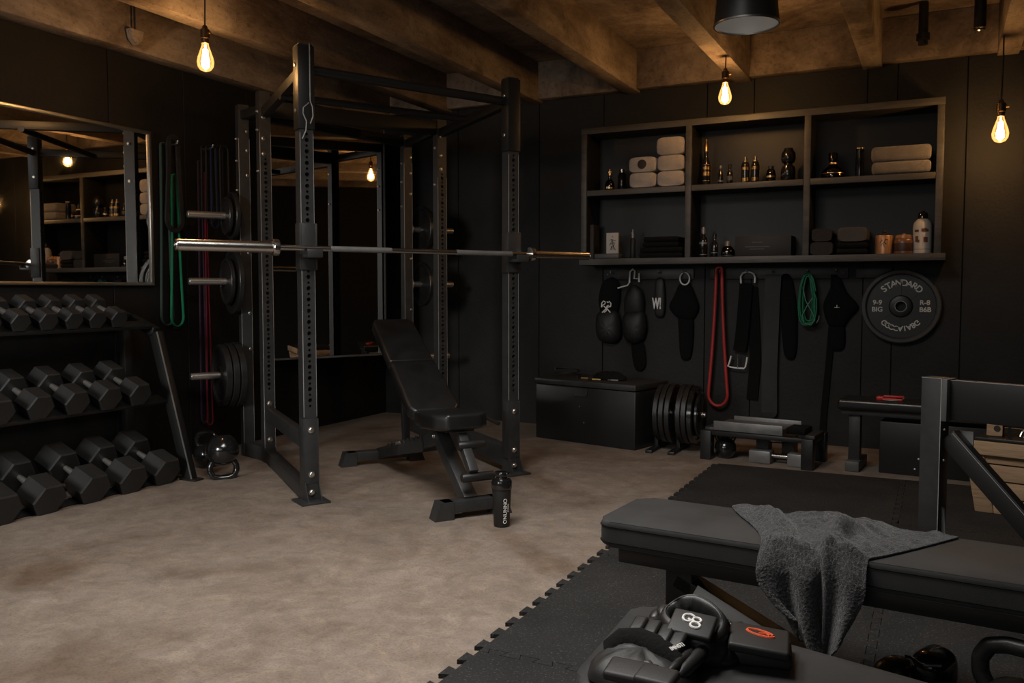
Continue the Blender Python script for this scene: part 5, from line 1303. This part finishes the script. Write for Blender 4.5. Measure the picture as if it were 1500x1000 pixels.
# open cuff: a pouch of padded leather, its mouth dark inside
rim = [(986, 884, .078), (998, 877, .090), (1014, 874, .096), (1031, 879, .096), (1047, 890, .090), (1058, 904, .080), (1056, 919, .066), (1042, 934, .054), (1018, 932, .056), (994, 918, .060), (977, 906, .064), (975, 894, .070)]
rim = [gp_(*q) for q in rim]
rr_ = []
n = len(rim)
for k in range(n*3):                                   # smooth closed loop
    i, f = divmod(k, 3); f /= 3; p0, p1, p2, p3 = rim[i-1], rim[i], rim[(i+1) % n], rim[(i+2) % n]
    rr_.append(.5*((2*p1)+(p2-p0)*f+(2*p0-5*p1+4*p2-p3)*f*f+(3*p1-p0-3*p2+p3)*f**3))
cc = sum(rr_, V())/len(rr_)
b = B(); rings = []
for off, zf, zo in ((-.014, .45, 0), (-.013, .8, 0), (-.011, 1, -.006), (-.006, 1, .003), (.002, 1, .005), (.009, 1, -.002), (.013, .86, 0), (.012, .70, 0), (.019, .52, 0), (.020, .30, 0), (.014, .05, 0)):
    ring = []
    for k, p in enumerate(rr_):
        o_ = V((p.x-cc.x, p.y-cc.y, 0)); L_ = o_.length; o_.normalize()
        wv = .0035*math.sin(k*1.9+zf*5)*(1 if zf < .9 else 0)
        ring.append(b.bm.verts.new(V((p.x, p.y, 0))+o_*max(off+wv, -L_*.6)+V((0, 0, PZ+(p.z-PZ)*zf+zo))))
    rings.append(ring)
for A2, B2 in zip(rings, rings[1:]):
    for k in range(len(A2)): b.bm.faces.new((A2[k], A2[(k+1) % len(A2)], B2[(k+1) % len(A2)], B2[k]))
b.build('cuff', m_gl, g, world=True, smooth=70)
b = B(); f_ = [b.bm.verts.new(V((cc.x+(p.x-cc.x)*.80, cc.y+(p.y-cc.y)*.80, PZ+(p.z-PZ)*.5))) for p in rr_]; b.bm.faces.new(f_); b.build('inner_lining', m_cloth, g, world=True)
B().tube([p+V((0, 0, .003)) for p in rr_], .0026, 6, closed=True).build('cuff_binding', m_nylon, g, world=True, smooth=60)
for px, py, h, yw, sc in ((964, 904, .040, -30, 1), (957, 915, .036, -40, .9), (972, 897, .050, -15, .9)):
    b = B(); b.sphere((0, 0, 0), .023*sc, (.75, 1.45, .75), fr_(px, py, h, 0, 20, yw), 20, 12); b.build('gathered_edge', m_gl, g, world=True, smooth=70)
fm = fr_(1014, 915, .074, 16, 4, -26)
b = B(); rbox(b, fm, (.084, .070, .012), .005); fl = b.build('cuff_flap', m_nylon, g, world=True, smooth=50)
b = B()
def emb(pts, r=.0026):
    for _ in range(2): pts = [pts[0]]+[(lerp(p[0], q[0], f), lerp(p[1], q[1], f)) for p, q in zip(pts, pts[1:]) for f in (.25, .75)]+[pts[-1]]
    b.tube([fm @ M.Rotation(R(-13), 4, 'Z') @ V((x*.021, y*.018+.003, .0068)) for x, y in pts], r, 6)
emb([(-.15, .75), (-.6, .9), (-1.0, .6), (-1.05, .1), (-.8, -.35), (-.35, -.35), (-.2, .0), (-.5, .1)])
emb([(.25+.38*math.cos(a), .35+.40*math.sin(a)) for a in [2*PI*k/14 for k in range(15)]])
emb([(.42+.45*math.cos(a), -.48+.45*math.sin(a)) for a in [2*PI*k/14 for k in range(15)]])
emb([(-.2, .0), (.1, -.1), (.3, 0)])
b.build('emblem', m_white, fl, world=True)
# finger block in segments, the dark roll below it, folds of the palm
for k, (px, py, h) in enumerate(((934, 923, .052), (954, 929, .056), (974, 936, .056), (993, 944, .052))):
    b = B(); rbox(b, fr_(px, py, h, 14, -4, -28), (.0285, .068, .026), .0065); fp_ = b.build('finger_pad', m_gl, g, world=True, smooth=50)
b = B(); b.text('IMNSTI', .0115, fr_(992, 947, .0685, 24, 0, 38), .0006, bold=.0003); b.build('lettering', m_white, fp_, world=True)
b = B(); b.sweep(gpts([(897, 960, .026), (899, 948, .036), (912, 938, .044), (934, 938, .048), (958, 948, .046), (979, 961, .042), (996, 974, .034)]), [(.026*math.cos(2*PI*k/16), .018*math.sin(2*PI*k/16)) for k in range(16)], scales=[.6, .9, 1, 1, 1, .9, .6]); b.build('finger_roll', m_cloth, g, world=True, smooth=60)
for l, r in (([(1046, 930, .020), (1038, 944, .032), (1022, 962, .034), (1002, 982, .030), (984, 1004, .020)], .0135), ([(1020, 946, .036), (1006, 960, .040), (988, 978, .038), (966, 998, .028)], .010), ([(892, 974, .022), (912, 978, .032), (940, 990, .034), (962, 1004, .026)], .012), ([(930, 968, .036), (950, 974, .040), (968, 986, .036)], .009)):
    n = len(l); B().tube(gpts(l), r, 14, scales=[.12]+[.8+.2*math.sin(PI*k/(n-1)) for k in range(1, n-1)]+[.12]).build('hand_pad', m_gl, g, world=True, smooth=70)
for px, py, h, sz, yw, tl in ((925, 984, .046, (.090, .060, .018), -26, 8), (962, 992, .048, (.070, .056, .018), -30, 6)):
    b = B(); rbox(b, fr_(px, py, h, tl, 0, yw), sz, .008); b.build('hand_panel', m_nylon, g, world=True, smooth=50)
b = B(); b.puff([(-.02, -.06), (.02, -.06), (.03, .0), (.02, .06), (-.02, .06), (-.03, .0)], .032, fr_(1042, 956, .008, 0, 10, -50), wob=.06, back=.25); b.build('thumb', m_gl, g, world=True, smooth=60)
# second glove, lying to the right
g2_ = thing('training_glove', 'black folded glove with an orange oval emblem lying right of the white emblem glove', 'glove', gp_(1105, 945, 0))
m1 = fr_(1112, 951, .016, 0, 0, -16)
b = B(); rbox(b, m1, (.120, .105, .030), .008); b.build('cuff', m_nylon, g2_, world=True, smooth=50)
m2 = fr_(1112, 938, .044, 4, 4, -18)
b = B(); rbox(b, m2, (.110, .098, .018), .006); fl = b.build('cuff_flap', m_nylon, g2_, world=True, smooth=50)
b = B(); b.tube([m2 @ M.Rotation(R(-16), 4, 'Z') @ V((-.002+.026*math.cos(a), .012+.0105*math.sin(a), .0095)) for a in [lerp(.5, 2*PI+.1, k/18) for k in range(19)]], .0026, 6)
b.tube([m2 @ V(p) for p in ((-.002, .008, .0095), (.012, .013, .0095), (.018, .008, .0095))], .0024, 6); b.build('emblem', m_orange, fl, world=True)
b = B(); b.puff([(-.045, -.05), (.03, -.06), (.06, .0), (.045, .06), (-.03, .07), (-.05, .02)], .042, fr_(1072, 946, .008, 0, 0, -10), wob=.07, back=.15); b.build('knuckle_pad', m_gl, g2_, world=True, smooth=60)
b = B(); b.puff([(-.03, -.03), (.02, -.035), (.04, .01), (.01, .04), (-.035, .03)], .034, fr_(1060, 964, .006, 0, 0, 20), wob=.06, back=.12); b.build('thumb', m_leather, g2_, world=True, smooth=60)

# gear on the mat at the bottom right
q = onz(1366, 1030); t = thing('boxing_glove', 'glossy black rounded glove lying on the mat at the lower right', 'glove', (q.x, q.y+.02, .001))
mxg = M.Translation((q.x, q.y+.02, .012)) @ M.Rotation(R(-24), 4, 'Z')
b = B(); s_ = B(); s_.box((0, 0, .075), (.105, .15, .13), None, .050, 6); s_.bm.transform(mxg); me = bpy.data.meshes.new('t'); s_.bm.to_mesh(me); s_.bm.free(); b.bm.from_mesh(me); bpy.data.meshes.remove(me)
b.build('fist', m_gloss, t, world=True, smooth=70)
b = B(); b.puff([(-.12, -.06), (.0, -.07), (.02, .05), (-.04, .06), (-.12, .0)], .085, mxg @ M.Translation((-.05, .0, .0)), back=.1); b.build('thumb', m_leather, t, world=True, smooth=60)
b = B(); b.tube([mxg @ V((-.050+.0125*k, -.080+.004*abs(k-4), .118+.003*math.sin(k))) for k in range(9)], .0045, 6); b.build('seam', m_gloss, t, world=True)
q = onz(1488, 1122); kettlebell((q.x, q.y, 0.001), .11, 'black kettlebell with a thick handle at the bottom right corner of the mat', 0, 0, R(-20), m_iron, lift=.103)

# ================================================================== LIGHT AND CAMERA
def area(name, loc, target, sx_, sy_, w, col, spread=180):
    l = bpy.data.lights.new(name, 'AREA'); l.shape = 'RECTANGLE'; l.size = sx_; l.size_y = sy_; l.energy = w; l.color = col; l.spread = R(spread)
    o = bpy.data.objects.new(name, l); COL.objects.link(o); o.location = loc
    o.rotation_euler = (V(target)-V(loc)).to_track_quat('-Z', 'Y').to_euler(); return o
area('overhead_fill_light', (-1.6, 2.1, 2.98), (-1.6, 2.5, 0), 1.5, 1.5, CEIL_W, (1, .965, .92), 150)  # unseen soft fill added overhead, no fixture modelled
area('rear_fill_light', (-1.2, YF+.02, 2.0), (-1.6, 4.0, 0.6), 3.2, 1.25, REAR_FILL_W*.5, (1, .985, .96))  # unseen broad fill added behind the camera, at the added window
area('rear_fill_light', (-3.1, YF+.02, 1.95), (-4.2, 3.3, 0.45), 1.0, 1.2, REAR_FILL_W*.5, (1, .985, .96), 60)  # second unseen fill, narrow beam added for the dumbbells and left wall
w = bpy.data.worlds.new('World'); SC.world = w; w.use_nodes = True
w.node_tree.nodes['Background'].inputs[0].default_value = (.6, .62, .66, 1); w.node_tree.nodes['Background'].inputs[1].default_value = .02

cam = bpy.data.cameras.new('Camera'); co = bpy.data.objects.new('Camera', cam); COL.objects.link(co)
cam.sensor_width = 36; cam.lens = 36*F/1500; cam.clip_start = .05
co.matrix_world = M(((RT.x, UP.x, -FW.x, 0), (RT.y, UP.y, -FW.y, 0), (RT.z, UP.z, -FW.z, H), (0, 0, 0, 1)))
SC.camera = co
SC.view_settings.view_transform = 'Standard'; SC.view_settings.look = 'None'; SC.view_settings.gamma = 1; SC.view_settings.use_curve_mapping = False
SC.view_settings.exposure = EXPO
SC.cycles.use_denoising = True; SC.cycles.max_bounces = 8; SC.cycles.caustics_reflective = False; SC.cycles.caustics_refractive = False
SC.cycles.sample_clamp_indirect = 4
